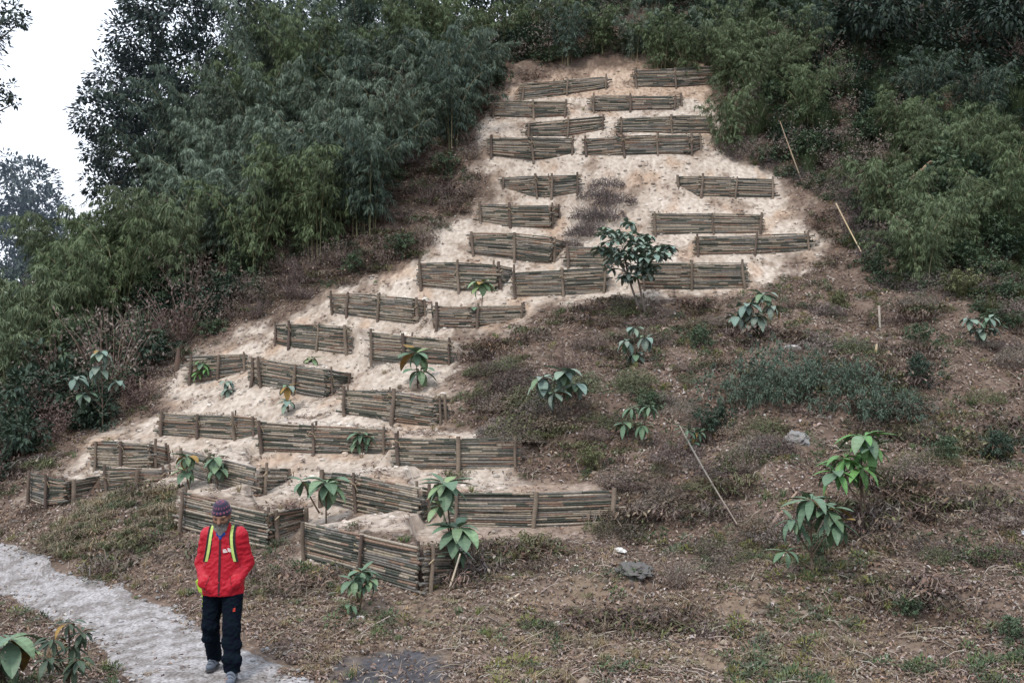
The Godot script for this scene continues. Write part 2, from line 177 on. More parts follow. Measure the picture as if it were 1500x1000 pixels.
const FENCE_LABELS := [
	"nearest bamboo fence with a corner, behind the small dark rhododendron",
	"bamboo fence right behind the hiker's head and shoulders",
	"dark cornered bamboo fence behind two small drooping rhododendrons above the hiker",
	"bamboo fence right of the young broad-leaved rhododendron, second tier from the bottom",
	"lowest bamboo fence on the right, long and straight, with a tied middle post",
	"bamboo fence left of the compact glossy rhododendron, third tier from the bottom",
	"straight bamboo fence behind the top of the tall double-tiered rhododendron",
	"leftmost bamboo fence of the third tier, below the leaf-strewn terrace",
	"short dark bamboo fence beside the left thicket, second from the bottom there",
	"leftmost and lowest bamboo fence, bent, its right half sinking into the bank",
	"short half-buried bamboo fence right of the leftmost lowest one",
	"bamboo fence below the young rhododendron with one pale hanging leaf",
	"bamboo fence running down to the right above the tiny two-tiered sapling",
	"bamboo fence behind the fresh green sapling, against the left thicket",
	"bamboo fence behind the young rhododendron with one pale hanging leaf",
	"bamboo fence just above the lone low rosette of leaves",
	"bamboo fence left of a narrow gap, on the left side halfway up",
	"short bamboo fence behind the thin rhododendron sapling's stem, right end buried",
	"bamboo fence behind the drooping rosette of the thin rhododendron sapling",
	"bamboo fence just left of the small tree's trunk, with a tied middle post",
	"bamboo fence just right of the small tree's trunk with a tall end post",
	"short bamboo fence half hidden by the crown of the small tree",
	"bamboo fence with a returning right corner, left of the small tree's crown",
	"short bamboo fence left of the dead grey-purple bushes",
	"curved bamboo fence above and left of the dead grey-purple bushes",
	"bamboo fence at the left edge of the upper sand, below the slanted one",
	"long four-bayed bamboo fence above the dead grey-purple bushes",
	"slanted bamboo fence, left of two in the fourth row from the top",
	"bamboo fence in the fourth row from the top, right of the slanted one",
	"greenish bamboo fence at upper left beside the dark bushes",
	"bamboo fence in the second row from the top, right of a bare gap",
	"sloping bamboo fence, left of the two highest",
	"highest bamboo fence, right of the two at the top",
	"bamboo fence at right with a white scrap showing, highest of the right column",
	"bamboo fence in the middle of the right column of three",
	"lowest and rightmost bamboo fence of the right column of three"]

# ---------------------------------------------------------------- mesh helpers
class Shape:
	var v := PackedVector3Array()
	var n := PackedVector3Array()
	var c := PackedColorArray()
	var u := PackedVector2Array()

	func tri(a: Vector3, b: Vector3, d: Vector3, col: Color) -> void:
		var m := (d - a).cross(b - a).normalized()
		v.append(a); v.append(b); v.append(d)
		n.append(m); n.append(m); n.append(m)
		c.append(col); c.append(col); c.append(col)

	func tri_smooth(a: Vector3, b: Vector3, d: Vector3, na: Vector3, nb: Vector3, nd: Vector3, ca: Color, cb: Color, cd: Color) -> void:
		v.append(a); v.append(b); v.append(d)
		n.append(na); n.append(nb); n.append(nd)
		c.append(ca); c.append(cb); c.append(cd)

	func tube(points: PackedVector3Array, radii: PackedFloat32Array, sides: int, cols: PackedColorArray, cap := true) -> void:
		var rings := []
		var norms := []
		var side := Vector3.RIGHT
		for i in points.size():
			var t := (points[mini(i + 1, points.size() - 1)] - points[maxi(i - 1, 0)]).normalized()
			if absf(t.dot(side)) > 0.95: side = Vector3.FORWARD if absf(t.z) < 0.8 else Vector3.UP
			var a := (side - t * side.dot(t)).normalized()
			side = a
			var b := t.cross(a)
			var ring := PackedVector3Array()
			var nn := PackedVector3Array()
			for k in sides:
				var w := TAU * k / sides
				var o := a * cos(w) + b * sin(w)
				ring.append(points[i] + o * radii[i])
				nn.append(o)
			rings.append(ring); norms.append(nn)
		for i in points.size() - 1:
			var r0: PackedVector3Array = rings[i]
			var r1: PackedVector3Array = rings[i + 1]
			var n0: PackedVector3Array = norms[i]
			var n1: PackedVector3Array = norms[i + 1]
			for k in sides:
				var j := (k + 1) % sides
				tri_smooth(r0[k], r1[k], r1[j], n0[k], n1[k], n1[j], cols[i], cols[i + 1], cols[i + 1])
				tri_smooth(r0[k], r1[j], r0[j], n0[k], n1[j], n0[j], cols[i], cols[i + 1], cols[i])
		if cap:
			for e in [0, points.size() - 1]:
				var r: PackedVector3Array = rings[e]
				for k in range(1, sides - 1):
					if e == 0: tri(r[0], r[k], r[k + 1], cols[e])
					else: tri(r[0], r[k + 1], r[k], cols[e])

	# a small folded leaf of two faces
	func blade(at: Vector3, along: Vector3, up: Vector3, length: float, width: float, col: Color) -> void:
		var s := along.cross(up).normalized() * width * 0.5
		var m := at + along * length * 0.45 + up * width * 0.25
		var tip := at + along * length
		tri(at, m + s, tip, col)
		tri(at, tip, m - s, col)

	func box(a: Vector3, b: Vector3, col: Color) -> void:
		var p := [Vector3(a.x, a.y, a.z), Vector3(b.x, a.y, a.z), Vector3(b.x, b.y, a.z), Vector3(a.x, b.y, a.z), Vector3(a.x, a.y, b.z), Vector3(b.x, a.y, b.z), Vector3(b.x, b.y, b.z), Vector3(a.x, b.y, b.z)]
		for f in [[0, 1, 2, 3], [5, 4, 7, 6], [4, 0, 3, 7], [1, 5, 6, 2], [3, 2, 6, 7], [4, 5, 1, 0]]:
			tri(p[f[0]], p[f[2]], p[f[1]], col)
			tri(p[f[0]], p[f[3]], p[f[2]], col)

	func mesh(mat: Material) -> ArrayMesh:
		var arr := []
		arr.resize(Mesh.ARRAY_MAX)
		arr[Mesh.ARRAY_VERTEX] = v
		arr[Mesh.ARRAY_NORMAL] = n
		arr[Mesh.ARRAY_COLOR] = c
		if u.size() == v.size(): arr[Mesh.ARRAY_TEX_UV] = u
		var m := ArrayMesh.new()
		m.add_surface_from_arrays(Mesh.PRIMITIVE_TRIANGLES, arr)
		m.surface_set_material(0, mat)
		return m

func numbered(called: String) -> String:
	if not taken.has(called):
		taken[called] = 0
		return called
	taken[called] += 1
	return "%s_%03d" % [called, taken[called]]

func tag(o: Node3D, label: String, category: String, group := "", kind := "") -> void:
	if label: o.set_meta("label", label)
	if category: o.set_meta("category", category)
	if group: o.set_meta("group", group)
	if kind: o.set_meta("kind", kind)

func base_node(called: String, where: Vector3, label: String, category: String, group := "") -> Node3D:
	var o := Node3D.new()
	o.name = numbered(called)
	add_child(o)
	o.position = where
	tag(o, label, category, group)
	return o

func part(called: String, m: Mesh, parent: Node3D) -> MeshInstance3D:
	var o := MeshInstance3D.new()
	o.name = called
	o.mesh = m
	parent.add_child(o, true)
	return o

func thing_mesh(called: String, m: Mesh, where: Vector3, label: String, category: String, group := "") -> MeshInstance3D:
	var o := MeshInstance3D.new()
	o.name = numbered(called)
	o.mesh = m
	add_child(o)
	o.position = where
	tag(o, label, category, group)
	return o

func copy_of(o: Node3D, called: String, label: String, group: String) -> Node3D:
	var r: Node3D = o.duplicate()
	r.name = numbered(called)
	add_child(r)
	if label: r.set_meta("label", label)
	if group: r.set_meta("group", group)
	return r

func stuff(called: String, m: Mesh, places: Array, tints: PackedColorArray, label: String, category: String) -> void:
	var mm := MultiMesh.new()
	mm.transform_format = MultiMesh.TRANSFORM_3D
	mm.use_colors = true
	mm.mesh = m
	mm.instance_count = places.size()
	for i in places.size():
		mm.set_instance_transform(i, places[i])
		mm.set_instance_color(i, tints[i])
	var o := MultiMeshInstance3D.new()
	o.name = called
	o.multimesh = mm
	add_child(o)
	tag(o, label, category, "", "stuff")

func grain(seed_value: int, frequency: float, low: Color, high: Color, size := 512, octaves := 5) -> ImageTexture:
	var f := FastNoiseLite.new()
	f.seed = seed_value
	f.frequency = frequency
	f.fractal_octaves = octaves
	var g := f.get_seamless_image(size, size)
	var im := Image.create(size, size, false, Image.FORMAT_RGB8)
	for y in size:
		for x in size:
			im.set_pixel(x, y, low.lerp(high, g.get_pixel(x, y).r))
	return ImageTexture.create_from_image(im)

func bumps(seed_value: int, frequency: float, strength: float, size := 512) -> ImageTexture:
	var f := FastNoiseLite.new()
	f.seed = seed_value
	f.frequency = frequency
	f.fractal_octaves = 5
	var g := f.get_seamless_image(size, size)
	g.convert(Image.FORMAT_RGBA8)
	g.bump_map_to_normal_map(strength)
	return ImageTexture.create_from_image(g)

func plain(rough := 0.85, backlight := 0.0, tint := Color.WHITE) -> StandardMaterial3D:
	var m := StandardMaterial3D.new()
	m.vertex_color_use_as_albedo = true
	m.albedo_color = tint
	m.roughness = rough
	m.metallic_specular = 0.35
	m.cull_mode = BaseMaterial3D.CULL_DISABLED
	if backlight > 0.0:
		m.backlight_enabled = true
		m.backlight = Color(backlight, backlight, backlight)
	return m

func flat_polygon(a: Array) -> PackedVector2Array:
	var p := PackedVector2Array()
	for i in range(0, a.size(), 2): p.append(Vector2(a[i], a[i + 1]))
	return p

func edge_distance(p: Vector2, poly: PackedVector2Array) -> float:
	# metres inside (positive) or outside (negative) a polygon
	var best := 1e9
	for i in poly.size():
		best = minf(best, p.distance_squared_to(Geometry2D.get_closest_point_to_segment(p, poly[i], poly[(i + 1) % poly.size()])))
	return sqrt(best) * (1.0 if Geometry2D.is_point_in_polygon(p, poly) else -1.0)

# ---------------------------------------------------------------- the shape of the hill
func solve_hill() -> void:
	# thin-plate surface through the surveyed points
	var n := GROUND_POINTS.size()
	var w := n + 4
	var rows: Array[PackedFloat64Array] = []
	for i in n:
		px.append(GROUND_POINTS[i][0]); pz.append(GROUND_POINTS[i][2])
	for i in n + 3:
		var r := PackedFloat64Array()
		r.resize(w)
		rows.append(r)
	for i in n:
		for j in n:
			var r2 := (px[i] - px[j]) * (px[i] - px[j]) + (pz[i] - pz[j]) * (pz[i] - pz[j])
			rows[i][j] = 0.5 * r2 * log(r2) if r2 > 1e-9 else 0.0
		rows[i][i] += 0.6
		rows[i][n] = 1.0; rows[i][n + 1] = px[i]; rows[i][n + 2] = pz[i]
		rows[n][i] = 1.0; rows[n + 1][i] = px[i]; rows[n + 2][i] = pz[i]
		rows[i][w - 1] = GROUND_POINTS[i][1]
	var m := n + 3
	for k in m:
		var best := k
		for i in range(k + 1, m):
			if absf(rows[i][k]) > absf(rows[best][k]): best = i
		if best != k:
			var t := rows[k]; rows[k] = rows[best]; rows[best] = t
		var pivot := rows[k]
		for i in range(k + 1, m):
			var f := rows[i][k] / pivot[k]
			if f == 0.0: continue
			var row := rows[i]
			for j in range(k, w): row[j] -= f * pivot[j]
			rows[i] = row
	weights.resize(m)
	for k in range(m - 1, -1, -1):
		var s := rows[k][w - 1]
		for j in range(k + 1, m): s -= rows[k][j] * weights[j]
		weights[k] = s / rows[k][k]
	coarse.resize(COARSE_NX * COARSE_NZ)
	for iz in COARSE_NZ:
		for ix in COARSE_NX:
			var x := COARSE_X0 + ix * 0.85
			var z := COARSE_Z0 + iz * 0.85
			var y := weights[n] + weights[n + 1] * x + weights[n + 2] * z
			for i in n:
				var r2 := (x - px[i]) * (x - px[i]) + (z - pz[i]) * (z - pz[i])
				if r2 > 1e-9: y += weights[i] * 0.5 * r2 * log(r2)
			coarse[iz * COARSE_NX + ix] = y

func cubic(a: float, b: float, c: float, d: float, t: float) -> float:
	return b + 0.5 * t * (c - a + t * (2.0 * a - 5.0 * b + 4.0 * c - d + t * (3.0 * (b - c) + d - a)))

func hill(x: float, z: float) -> float:
	var fx := clampf((x - COARSE_X0) / 0.85, 1.0, COARSE_NX - 2.001)
	var fz := clampf((z - COARSE_Z0) / 0.85, 1.0, COARSE_NZ - 2.001)
	var ix := int(fx)
	var iz := int(fz)
	var t := fx - ix
	var r := []
	for k in range(-1, 3):
		var o := (iz + k) * COARSE_NX + ix
		r.append(cubic(coarse[o - 1], coarse[o], coarse[o + 1], coarse[o + 2], t))
	var y := cubic(r[0], r[1], r[2], r[3], fz - iz)
	# farther off: the hill keeps rising behind, the valley falls away on the left
	var out := maxf(maxf(COARSE_X0 + 1.0 - x, x - (COARSE_X0 + 84.0)), maxf(COARSE_Z0 + 1.0 - z, z - 7.0))
	if out > 0.0: y += clampf((x + 12.0) * 0.004, -0.25, 0.3) * out
	return y

func path_depth(p: Vector2) -> float:
	if p.x > 1.0 or p.y < -23.0 or p.y > -6.0: return -9.0
	return edge_distance(p, path_poly)

func prepare_fences() -> void:
	for f in FENCES:
		var runs := []
		var box := Rect2(f[0][0], f[0][2], 0, 0)
		for i in f.size() - 1:
			var a = f[i]
			var b = f[i + 1]
			var p := Vector2(a[0], a[2])
			var t := Vector2(b[0], b[2]) - p
			var l := t.length()
			t /= l
			box = box.expand(Vector2(b[0], b[2]))
			runs.append([p, t, l, Vector2(t.y, -t.x), a[1] + a[3] - 0.05, b[1] + b[3] - 0.05])
		segments.append([box.grow(2.3), runs])

func ground_exact(x: float, z: float) -> float:
	var y := hill(x, z)
	var p := Vector2(x, z)
	var rough := 1.0
	var fenced := 9.0
	var filled := false
	if x > -13.0 and x < 11.0 and z > -36.0 and z < -8.0:
		var pd := path_depth(p)
		if pd > -1.0: rough = clampf(-pd + 0.08, 0.12, 1.0)
		var fy := -99.0
		for f in segments:
			var box: Rect2 = f[0]
			if not box.has_point(p): continue
			# the nearest stretch of this fence tells whether the point lies behind or before it
			var best := 9.0
			var near: Array = f[1][0]
			var at_best := 0.0
			for s in f[1]:
				var a := clampf((p - s[0]).dot(s[1]), 0.0, s[2])
				var q: Vector2 = s[0] + s[1] * a
				var dist := q.distance_to(p)
				if dist < best:
					best = dist
					near = s
					at_best = a
			fenced = minf(fenced, best)
			var d: Vector2 = p - near[0]
			var up := d.dot(near[3])
			# round a corner the point has to lie behind both stretches
			for s in f[1]:
				if s != near and (s[0].distance_to(near[0] + near[1] * at_best) < 0.01 or (s[0] + s[1] * s[2]).distance_to(near[0] + near[1] * at_best) < 0.01):
					up = minf(up, (p - s[0]).dot(s[3]))
			if up < 0.05 or up > 2.2: continue
			var along: float = d.dot(near[1])
			var over := maxf(0.0, maxf(-along, along - near[2]))
			if over > 0.6: continue
			var top := lerpf(near[4], near[5], at_best / near[2]) + 0.04 * up - 1.3 * over + 0.04 * noise_b.get_noise_2d(x * 2.0, z * 2.0)
			fy = maxf(fy, top)
		filled = fy > y
		y = maxf(y, fy)
		rough *= clampf(fenced * 0.7, 0.12, 1.0)
		if Geometry2D.is_point_in_polygon(p, sand_poly): rough *= 0.6
	if filled: rough = clampf(rough, 0.16, 0.3)
	y += 0.5 * exp(-(Vector2(x - 5.1, (z + 17.1) * 1.2).length_squared()) / 0.9)
	y += rough * ((0.16 + 0.26 * smoothstep(0.0, 1.5, x) * smoothstep(-26.0, -22.0, z) * smoothstep(-10.0, -12.5, z)) * noise_a.get_noise_2d(x, z) + 0.1 * noise_b.get_noise_2d(x, z) + (0.02 if filled else 0.035) * noise_c.get_noise_2d(x, z))
	return y

func lines(marks: Array) -> PackedFloat32Array:
	# grid lines: [from, to, step] runs
	var out := PackedFloat32Array()
	for m in marks:
		var k := int(round((m[1] - m[0]) / m[2]))
		for i in k: out.append(m[0] + (m[1] - m[0]) * i / k)
	out.append(marks[-1][1])
	return out

func find(a: PackedFloat32Array, x: float) -> int:
	return clampi(a.bsearch(x, false) - 1, 0, a.size() - 2)

func ground(x: float, z: float) -> float:
	var i := find(xs, x)
	var j := find(zs, z)
	var u := (x - xs[i]) / (xs[i + 1] - xs[i])
	var w := (z - zs[j]) / (zs[j + 1] - zs[j])
	var o := j * xs.size() + i
	var a := heights[o]
	var b := heights[o + 1]
	var c := heights[o + xs.size()]
	var d := heights[o + xs.size() + 1]
	if u + w < 1.0: return a + (b - a) * u + (c - a) * w
	return d + (c - d) * (1.0 - u) + (b - d) * (1.0 - w)

func on_ground(x: float, z: float, lift := 0.0) -> Vector3:
	return Vector3(x, ground(x, z) + lift, z)

func slope_normal(x: float, z: float) -> Vector3:
	var e := 0.12
	return Vector3(ground(x - e, z) - ground(x + e, z), 2.0 * e, ground(x, z - e) - ground(x, z + e)).normalized()

func soil_color(x: float, z: float) -> Color:
	var p := Vector2(x, z)
	var big := noise_b.get_noise_2d(x * 0.6 + 40.0, z * 0.6)
	var fine := noise_c.get_noise_2d(x * 1.3, z * 1.3 + 70.0)
	var litter := Color(0.116, 0.087, 0.073).lerp(Color(0.175, 0.137, 0.114), clampf(0.5 + big + fine, 0.0, 1.0))
	litter = litter.lerp(Color(0.24, 0.19, 0.145), 0.75 * smoothstep(-12.8, -11.0, z + 1.2 * big) * smoothstep(-3.0, -1.0, x) * smoothstep(5.0, 2.0, x))
	if x < -14.0 or x > 12.0 or z < -38.0 or z > -7.0: return litter
	var col := litter
	var d := edge_distance(p, sand_poly) - 0.2 + 0.95 * big + 0.4 * fine
	if d > -0.4:
		var sand := Color(0.37, 0.318, 0.275).lerp(Color(0.50, 0.45, 0.405), smoothstep(0.1, 0.9, 0.5 + 0.6 * fine + 0.6 * big))
		var red := clampf(noise_a.get_noise_2d(x * 1.7 + 9.0, z * 1.7) * 2.2 - 0.25, 0.0, 1.0)
		if z < -31.6: red = clampf(red + 0.75, 0.0, 1.0)
		sand = sand.lerp(Color(0.36, 0.225, 0.14), smoothstep(0.1, 0.7, red) * 0.42)
		var crumbs := clampf(noise_b.get_noise_2d(x * 1.1 + 17.0, z * 1.1) * 2.4 + fine * 1.0 - 0.45 + 0.6 * (1.0 - smoothstep(0.0, 0.9, d)), 0.0, 1.0)
		sand = sand.lerp(Color(0.19, 0.14, 0.11), smoothstep(0.15, 0.6, crumbs) * 0.7)
		var damp := clampf(edge_distance(p, brown_poly) * 1.5 + 0.5 + big, 0.0, 1.0)
		if z > -17.5: damp = maxf(damp, 0.4 * smoothstep(-17.5, -14.5, z))
		sand = sand.lerp(Color(0.235, 0.18, 0.15), damp * 0.75)
		col = litter.lerp(sand, clampf((d + 0.4) / 0.6, 0.0, 1.0))
	var burnt := edge_distance(p, burnt_poly) + 0.25 * big + 0.25 * fine
	if burnt > -0.1: col = col.lerp(Color(0.085, 0.085, 0.095), clampf((burnt + 0.1) * 4.0, 0.0, 1.0))
	return col

func build_ground() -> void:
	xs = lines([[-320.0, -60.0, 26.0], [-60.0, -14.0, 1.0], [-14.0, -10.6, 0.17], [-10.6, 8.4, 0.08], [8.4, 14.0, 0.16], [14.0, 50.0, 1.0], [50.0, 320.0, 27.0]])
	zs = lines([[-420.0, -90.0, 30.0], [-90.0, -40.0, 1.0], [-40.0, -33.4, 0.2], [-33.4, -9.0, 0.08], [-9.0, -5.0, 0.2], [-5.0, 20.0, 1.0], [20.0, 320.0, 30.0]])
	var nx := xs.size()
	var nz := zs.size()
	heights.resize(nx * nz)
	var v := PackedVector3Array()
	var c := PackedColorArray()
	v.resize(nx * nz)
	c.resize(nx * nz)
	for j in nz:
		for i in nx:
			var y := ground_exact(xs[i], zs[j])
			heights[j * nx + i] = y
			v[j * nx + i] = Vector3(xs[i], y, zs[j])
			c[j * nx + i] = soil_color(xs[i], zs[j])
	var nn := PackedVector3Array()
	nn.resize(nx * nz)
	for j in nz:
		for i in nx:
			var i0 := maxi(i - 1, 0)
			var i1 := mini(i + 1, nx - 1)
			var j0 := maxi(j - 1, 0)
			var j1 := mini(j + 1, nz - 1)
			nn[j * nx + i] = Vector3(-(heights[j * nx + i1] - heights[j * nx + i0]) / (xs[i1] - xs[i0]), 1.0, -(heights[j1 * nx + i] - heights[j0 * nx + i]) / (zs[j1] - zs[j0])).normalized()
	var idx := PackedInt32Array()
	for j in nz - 1:
		for i in nx - 1:
			var o := j * nx + i
			idx.append_array(PackedInt32Array([o, o + 1, o + nx, o + 1, o + nx + 1, o + nx]))
	var arr := []
	arr.resize(Mesh.ARRAY_MAX)
	arr[Mesh.ARRAY_VERTEX] = v
	arr[Mesh.ARRAY_NORMAL] = nn
	arr[Mesh.ARRAY_COLOR] = c
	arr[Mesh.ARRAY_INDEX] = idx
	var m := ArrayMesh.new()
	m.add_surface_from_arrays(Mesh.PRIMITIVE_TRIANGLES, arr)
	var mat := plain(0.95)
	mat.albedo_texture = grain(3, 0.02, Color(0.72, 0.7, 0.68), Color(1.1, 1.09, 1.07))
	mat.normal_enabled = true
	mat.normal_texture = bumps(5, 0.05, 4.0)
	mat.normal_scale = 0.5
	mat.uv1_triplanar = true
	mat.uv1_world_triplanar = true
	mat.uv1_scale = Vector3(0.7, 0.7, 0.7)
	mat.metallic_specular = 0.15
	m.surface_set_material(0, mat)
	var o := MeshInstance3D.new()
	o.name = "hillside"
	o.mesh = m
	add_child(o)
	tag(o, "", "", "", "structure")

func build_path() -> void:
	var right := flat_polygon(PATH_RIGHT)
	var left := flat_polygon(PATH_LEFT)
	var cells := 28
	var pieces := 22
	var pts := []
	var cols := []
	for i in right.size() - 1:
		for k in pieces:
			var t := float(k) / pieces
			var r := right[i].lerp(right[i + 1], t)
			var l := left[i].lerp(left[i + 1], t)
			var row := PackedVector3Array()
			var rc := PackedColorArray()
			var wob_l := 0.22 * noise_b.get_noise_2d(l.x, l.y) + 0.16 * noise_c.get_noise_2d(l.x, l.y)
			var wob_r := 0.22 * noise_b.get_noise_2d(r.x, r.y) + 0.16 * noise_c.get_noise_2d(r.x, r.y)
			var across := (r - l).normalized()
			for q in cells + 1:
				var f := float(q) / cells
				var p := (l + across * wob_l).lerp(r + across * wob_r, f)
				var lift := 0.012 + 0.03 * sin(PI * f) * (0.6 + noise_b.get_noise_2d(p.x * 3.0, p.y * 3.0)) if q > 0 and q < cells else -0.03
				row.append(on_ground(p.x, p.y, lift))
				var tone := clampf(0.5 + 0.9 * noise_c.get_noise_2d(p.x * 1.6, p.y * 1.6) + 0.5 * noise_b.get_noise_2d(p.x, p.y), 0.0, 1.0)
				rc.append(Color(0.23, 0.215, 0.205).lerp(Color(0.41, 0.40, 0.40), smoothstep(0.15, 0.75, tone)))
			pts.append(row); cols.append(rc)
	var s := Shape.new()
	var norms := []
	for i in pts.size():
		var row := PackedVector3Array()
		for q in cells + 1:
			var a: Vector3 = pts[mini(i + 1, pts.size() - 1)][q] - pts[maxi(i - 1, 0)][q]
			var b: Vector3 = pts[i][mini(q + 1, cells)] - pts[i][maxi(q - 1, 0)]
			var nn := b.cross(a).normalized()
			row.append(nn if nn.y > 0.0 else -nn)
		norms.append(row)
	for i in pts.size() - 1:
		for q in cells:
			s.tri_smooth(pts[i][q], pts[i + 1][q], pts[i + 1][q + 1], norms[i][q], norms[i + 1][q], norms[i + 1][q + 1], cols[i][q], cols[i + 1][q], cols[i + 1][q + 1])
			s.tri_smooth(pts[i][q], pts[i + 1][q + 1], pts[i][q + 1], norms[i][q], norms[i + 1][q + 1], norms[i][q + 1], cols[i][q], cols[i + 1][q + 1], cols[i][q + 1])
	var mat := plain(0.95)
	mat.albedo_texture = grain(13, 0.04, Color(0.62, 0.6, 0.6), Color(1.1, 1.1, 1.1))
	mat.normal_enabled = true
	mat.normal_texture = bumps(15, 0.08, 1.8)
	mat.uv1_triplanar = true
	mat.uv1_world_triplanar = true
	mat.uv1_scale = Vector3(0.9, 0.9, 0.9)
	mat.metallic_specular = 0.15
	var o := MeshInstance3D.new()
	o.name = "path"
	o.mesh = s.mesh(mat)
	add_child(o)
	tag(o, "", "", "", "structure")

# ---------------------------------------------------------------- fences
func pole_color() -> Color:
	var r := rng.randf()
	if r < 0.34: return Color(0.27, 0.225, 0.17).lerp(Color(0.35, 0.305, 0.25), rng.randf())
	if r < 0.62: return Color(0.055, 0.06, 0.05).lerp(Color(0.09, 0.095, 0.075), rng.randf())
	if r < 0.86: return Color(0.15, 0.14, 0.125).lerp(Color(0.21, 0.195, 0.175), rng.randf())
	return Color(0.22, 0.15, 0.11)

func pole_mesh(length: float, radius: float, mat: Material) -> ArrayMesh:
	# one bamboo pole along x from 0 to length, with knots and stained lengths between them
	var s := Shape.new()
	var pts := PackedVector3Array()
	var rad := PackedFloat32Array()
	var cols := PackedColorArray()
	var x := 0.0
	var bow := rng.randf_range(-0.012, 0.008)
	var bow2 := rng.randf_range(-0.012, 0.012)
	var col := pole_color()
	while x < length:
		var step := minf(rng.randf_range(0.16, 0.34), length - x)
		if length - x - step < 0.08: step = length - x
		if rng.randf() < 0.55: col = pole_color()
		for e in [0.0, 0.012, step - 0.012]:
			var q: float = x + e
			pts.append(Vector3(q, bow * sin(PI * q / length), bow2 * sin(PI * q / length)))
			rad.append(radius * (1.12 if e == 0.0 else 0.98))
			cols.append(col * (0.8 if e == 0.0 else 1.0))
		x += step
	pts.append(Vector3(length, 0, 0)); rad.append(radius); cols.append(col)
	s.tube(pts, rad, 6, cols)
	return s.mesh(mat)

func post_mesh(height: float, radius: float, mat: Material) -> ArrayMesh:
	var s := Shape.new()
	var pts := PackedVector3Array()
	var rad := PackedFloat32Array()
	var cols := PackedColorArray()
	var base := Color(0.115, 0.085, 0.07).lerp(Color(0.22, 0.175, 0.135), rng.randf())
	for k in 6:
		var t := k / 5.0
		pts.append(Vector3(0.012 * sin(5.0 * t + height * 9.0), t * height, 0.012 * cos(4.0 * t)))
		rad.append(radius * (1.0 - 0.15 * t) * rng.randf_range(0.9, 1.1))
		cols.append(base * rng.randf_range(0.75, 1.2))
	s.tube(pts, rad, 7, cols)
	return s.mesh(mat)

func along_to(o: Node3D, a: Vector3, b: Vector3) -> void:
	var x := (b - a).normalized()
	var z := x.cross(Vector3.UP).normalized()
	o.transform = Transform3D(Basis(x, z.cross(x), z), a)

func build_fence(index: int, label: String) -> void:
	var f = FENCES[index]
	var wood := leaf_mats["pole"] as Material
	var root := base_node("bamboo_fence", Vector3(f[0][0], f[0][1], f[0][2]), label, "fence", "low bamboo pole fences holding the terraces")
	var origin := root.position
	for i in f.size() - 1:
		var a = f[i]
		var b = f[i + 1]
		var pa := Vector3(a[0], a[1], a[2])
		var pb := Vector3(b[0], b[1], b[2])
		var flat := Vector3(pb.x - pa.x, 0, pb.z - pa.z).normalized()
		var front := Vector3(-flat.z, 0, flat.x)
		var shift := front * 0.075
		var rows := maxi(3, int(round(maxf(a[3], b[3]) / 0.033)))
		var short := minf(a[3], b[3]) / maxf(a[3], b[3])
		for r in range(-1, rows):
			var t := (r + 0.5) / rows
			var ha: float = a[3] * t
			var hb: float = b[3] * t
			if short < 0.72:
				# the low end runs into the soil: the poles stay parallel to the top rail
				ha = a[3] - maxf(a[3], b[3]) * (1.0 - t)
				hb = b[3] - maxf(a[3], b[3]) * (1.0 - t)
			var s := pa + Vector3.UP * (ha + rng.randf_range(-0.005, 0.005)) + shift - flat * rng.randf_range(0.0, 0.09 if rng.randf() < 0.75 else 0.2)
			var e := pb + Vector3.UP * (hb + rng.randf_range(-0.005, 0.005)) + shift + flat * rng.randf_range(0.0, 0.09 if rng.randf() < 0.75 else 0.2)
			s += front * rng.randf_range(-0.01, 0.01)
			e += front * rng.randf_range(-0.01, 0.01)
			var o := part("bamboo_pole", pole_mesh(s.distance_to(e), rng.randf_range(0.0155, 0.0215), wood), root)
			along_to(o, s - origin, e - origin)
		var count := 1 if i < f.size() - 2 else 2
		for k in count:
			var q := pa if k == 0 else pb
			var h: float = a[3] if k == 0 else b[3]
			var extra := rng.randf_range(-0.02, 0.06)
			var post := part("post", post_mesh(h + 0.22 + extra, rng.randf_range(0.026, 0.042), wood), root)
			post.position = q - origin + front * 0.13 - Vector3.UP * 0.2 + flat * (0.04 if k == 0 else -0.03)
			post.rotation = Vector3(rng.randf_range(-0.06, 0.06), rng.randf() * TAU, rng.randf_range(-0.07, 0.07))
			if rng.randf() < 0.4:
				var back := part("post", post_mesh(h + 0.25 + extra, rng.randf_range(0.02, 0.03), wood), root)
				back.position = q - origin - front * 0.01 - Vector3.UP * 0.2 + flat * rng.randf_range(-0.07, 0.09)
				back.rotation = Vector3(rng.randf_range(-0.05, 0.05), 0, rng.randf_range(-0.08, 0.08))
			if rng.randf() < 0.5:
				var tie := Shape.new()
				var y := h * rng.randf_range(0.55, 0.85)
				tie.tube(PackedVector3Array([Vector3(-0.05, 0, 0.012), Vector3(0.0, 0.05, 0.052), Vector3(0.05, 0.015, 0.012), Vector3(0.09, -0.09, 0.0)]), PackedFloat32Array([0.008, 0.01, 0.009, 0.005]), 4, PackedColorArray([Color(0.42, 0.33, 0.22), Color(0.42, 0.34, 0.23), Color(0.36, 0.28, 0.18), Color(0.36, 0.28, 0.18)]))
				var to := part("tie", tie.mesh(wood), root)
				to.transform = Transform3D(Basis(flat, Vector3.UP, front), q - origin + front * 0.13 + Vector3.UP * y)

# ---------------------------------------------------------------- plants
func ball() -> Vector3:
	while true:
		var p := Vector3(rng.randf_range(-1, 1), rng.randf_range(-1, 1), rng.randf_range(-1, 1))
		if p.length_squared() < 1.0: return p
	return Vector3.ZERO

func vary(c: Color, amount: float) -> Color:
	var k := 1.0 + rng.randf_range(-amount, amount)
	return Color(c.r * k * rng.randf_range(0.92, 1.08), c.g * k, c.b * k * rng.randf_range(0.9, 1.1))

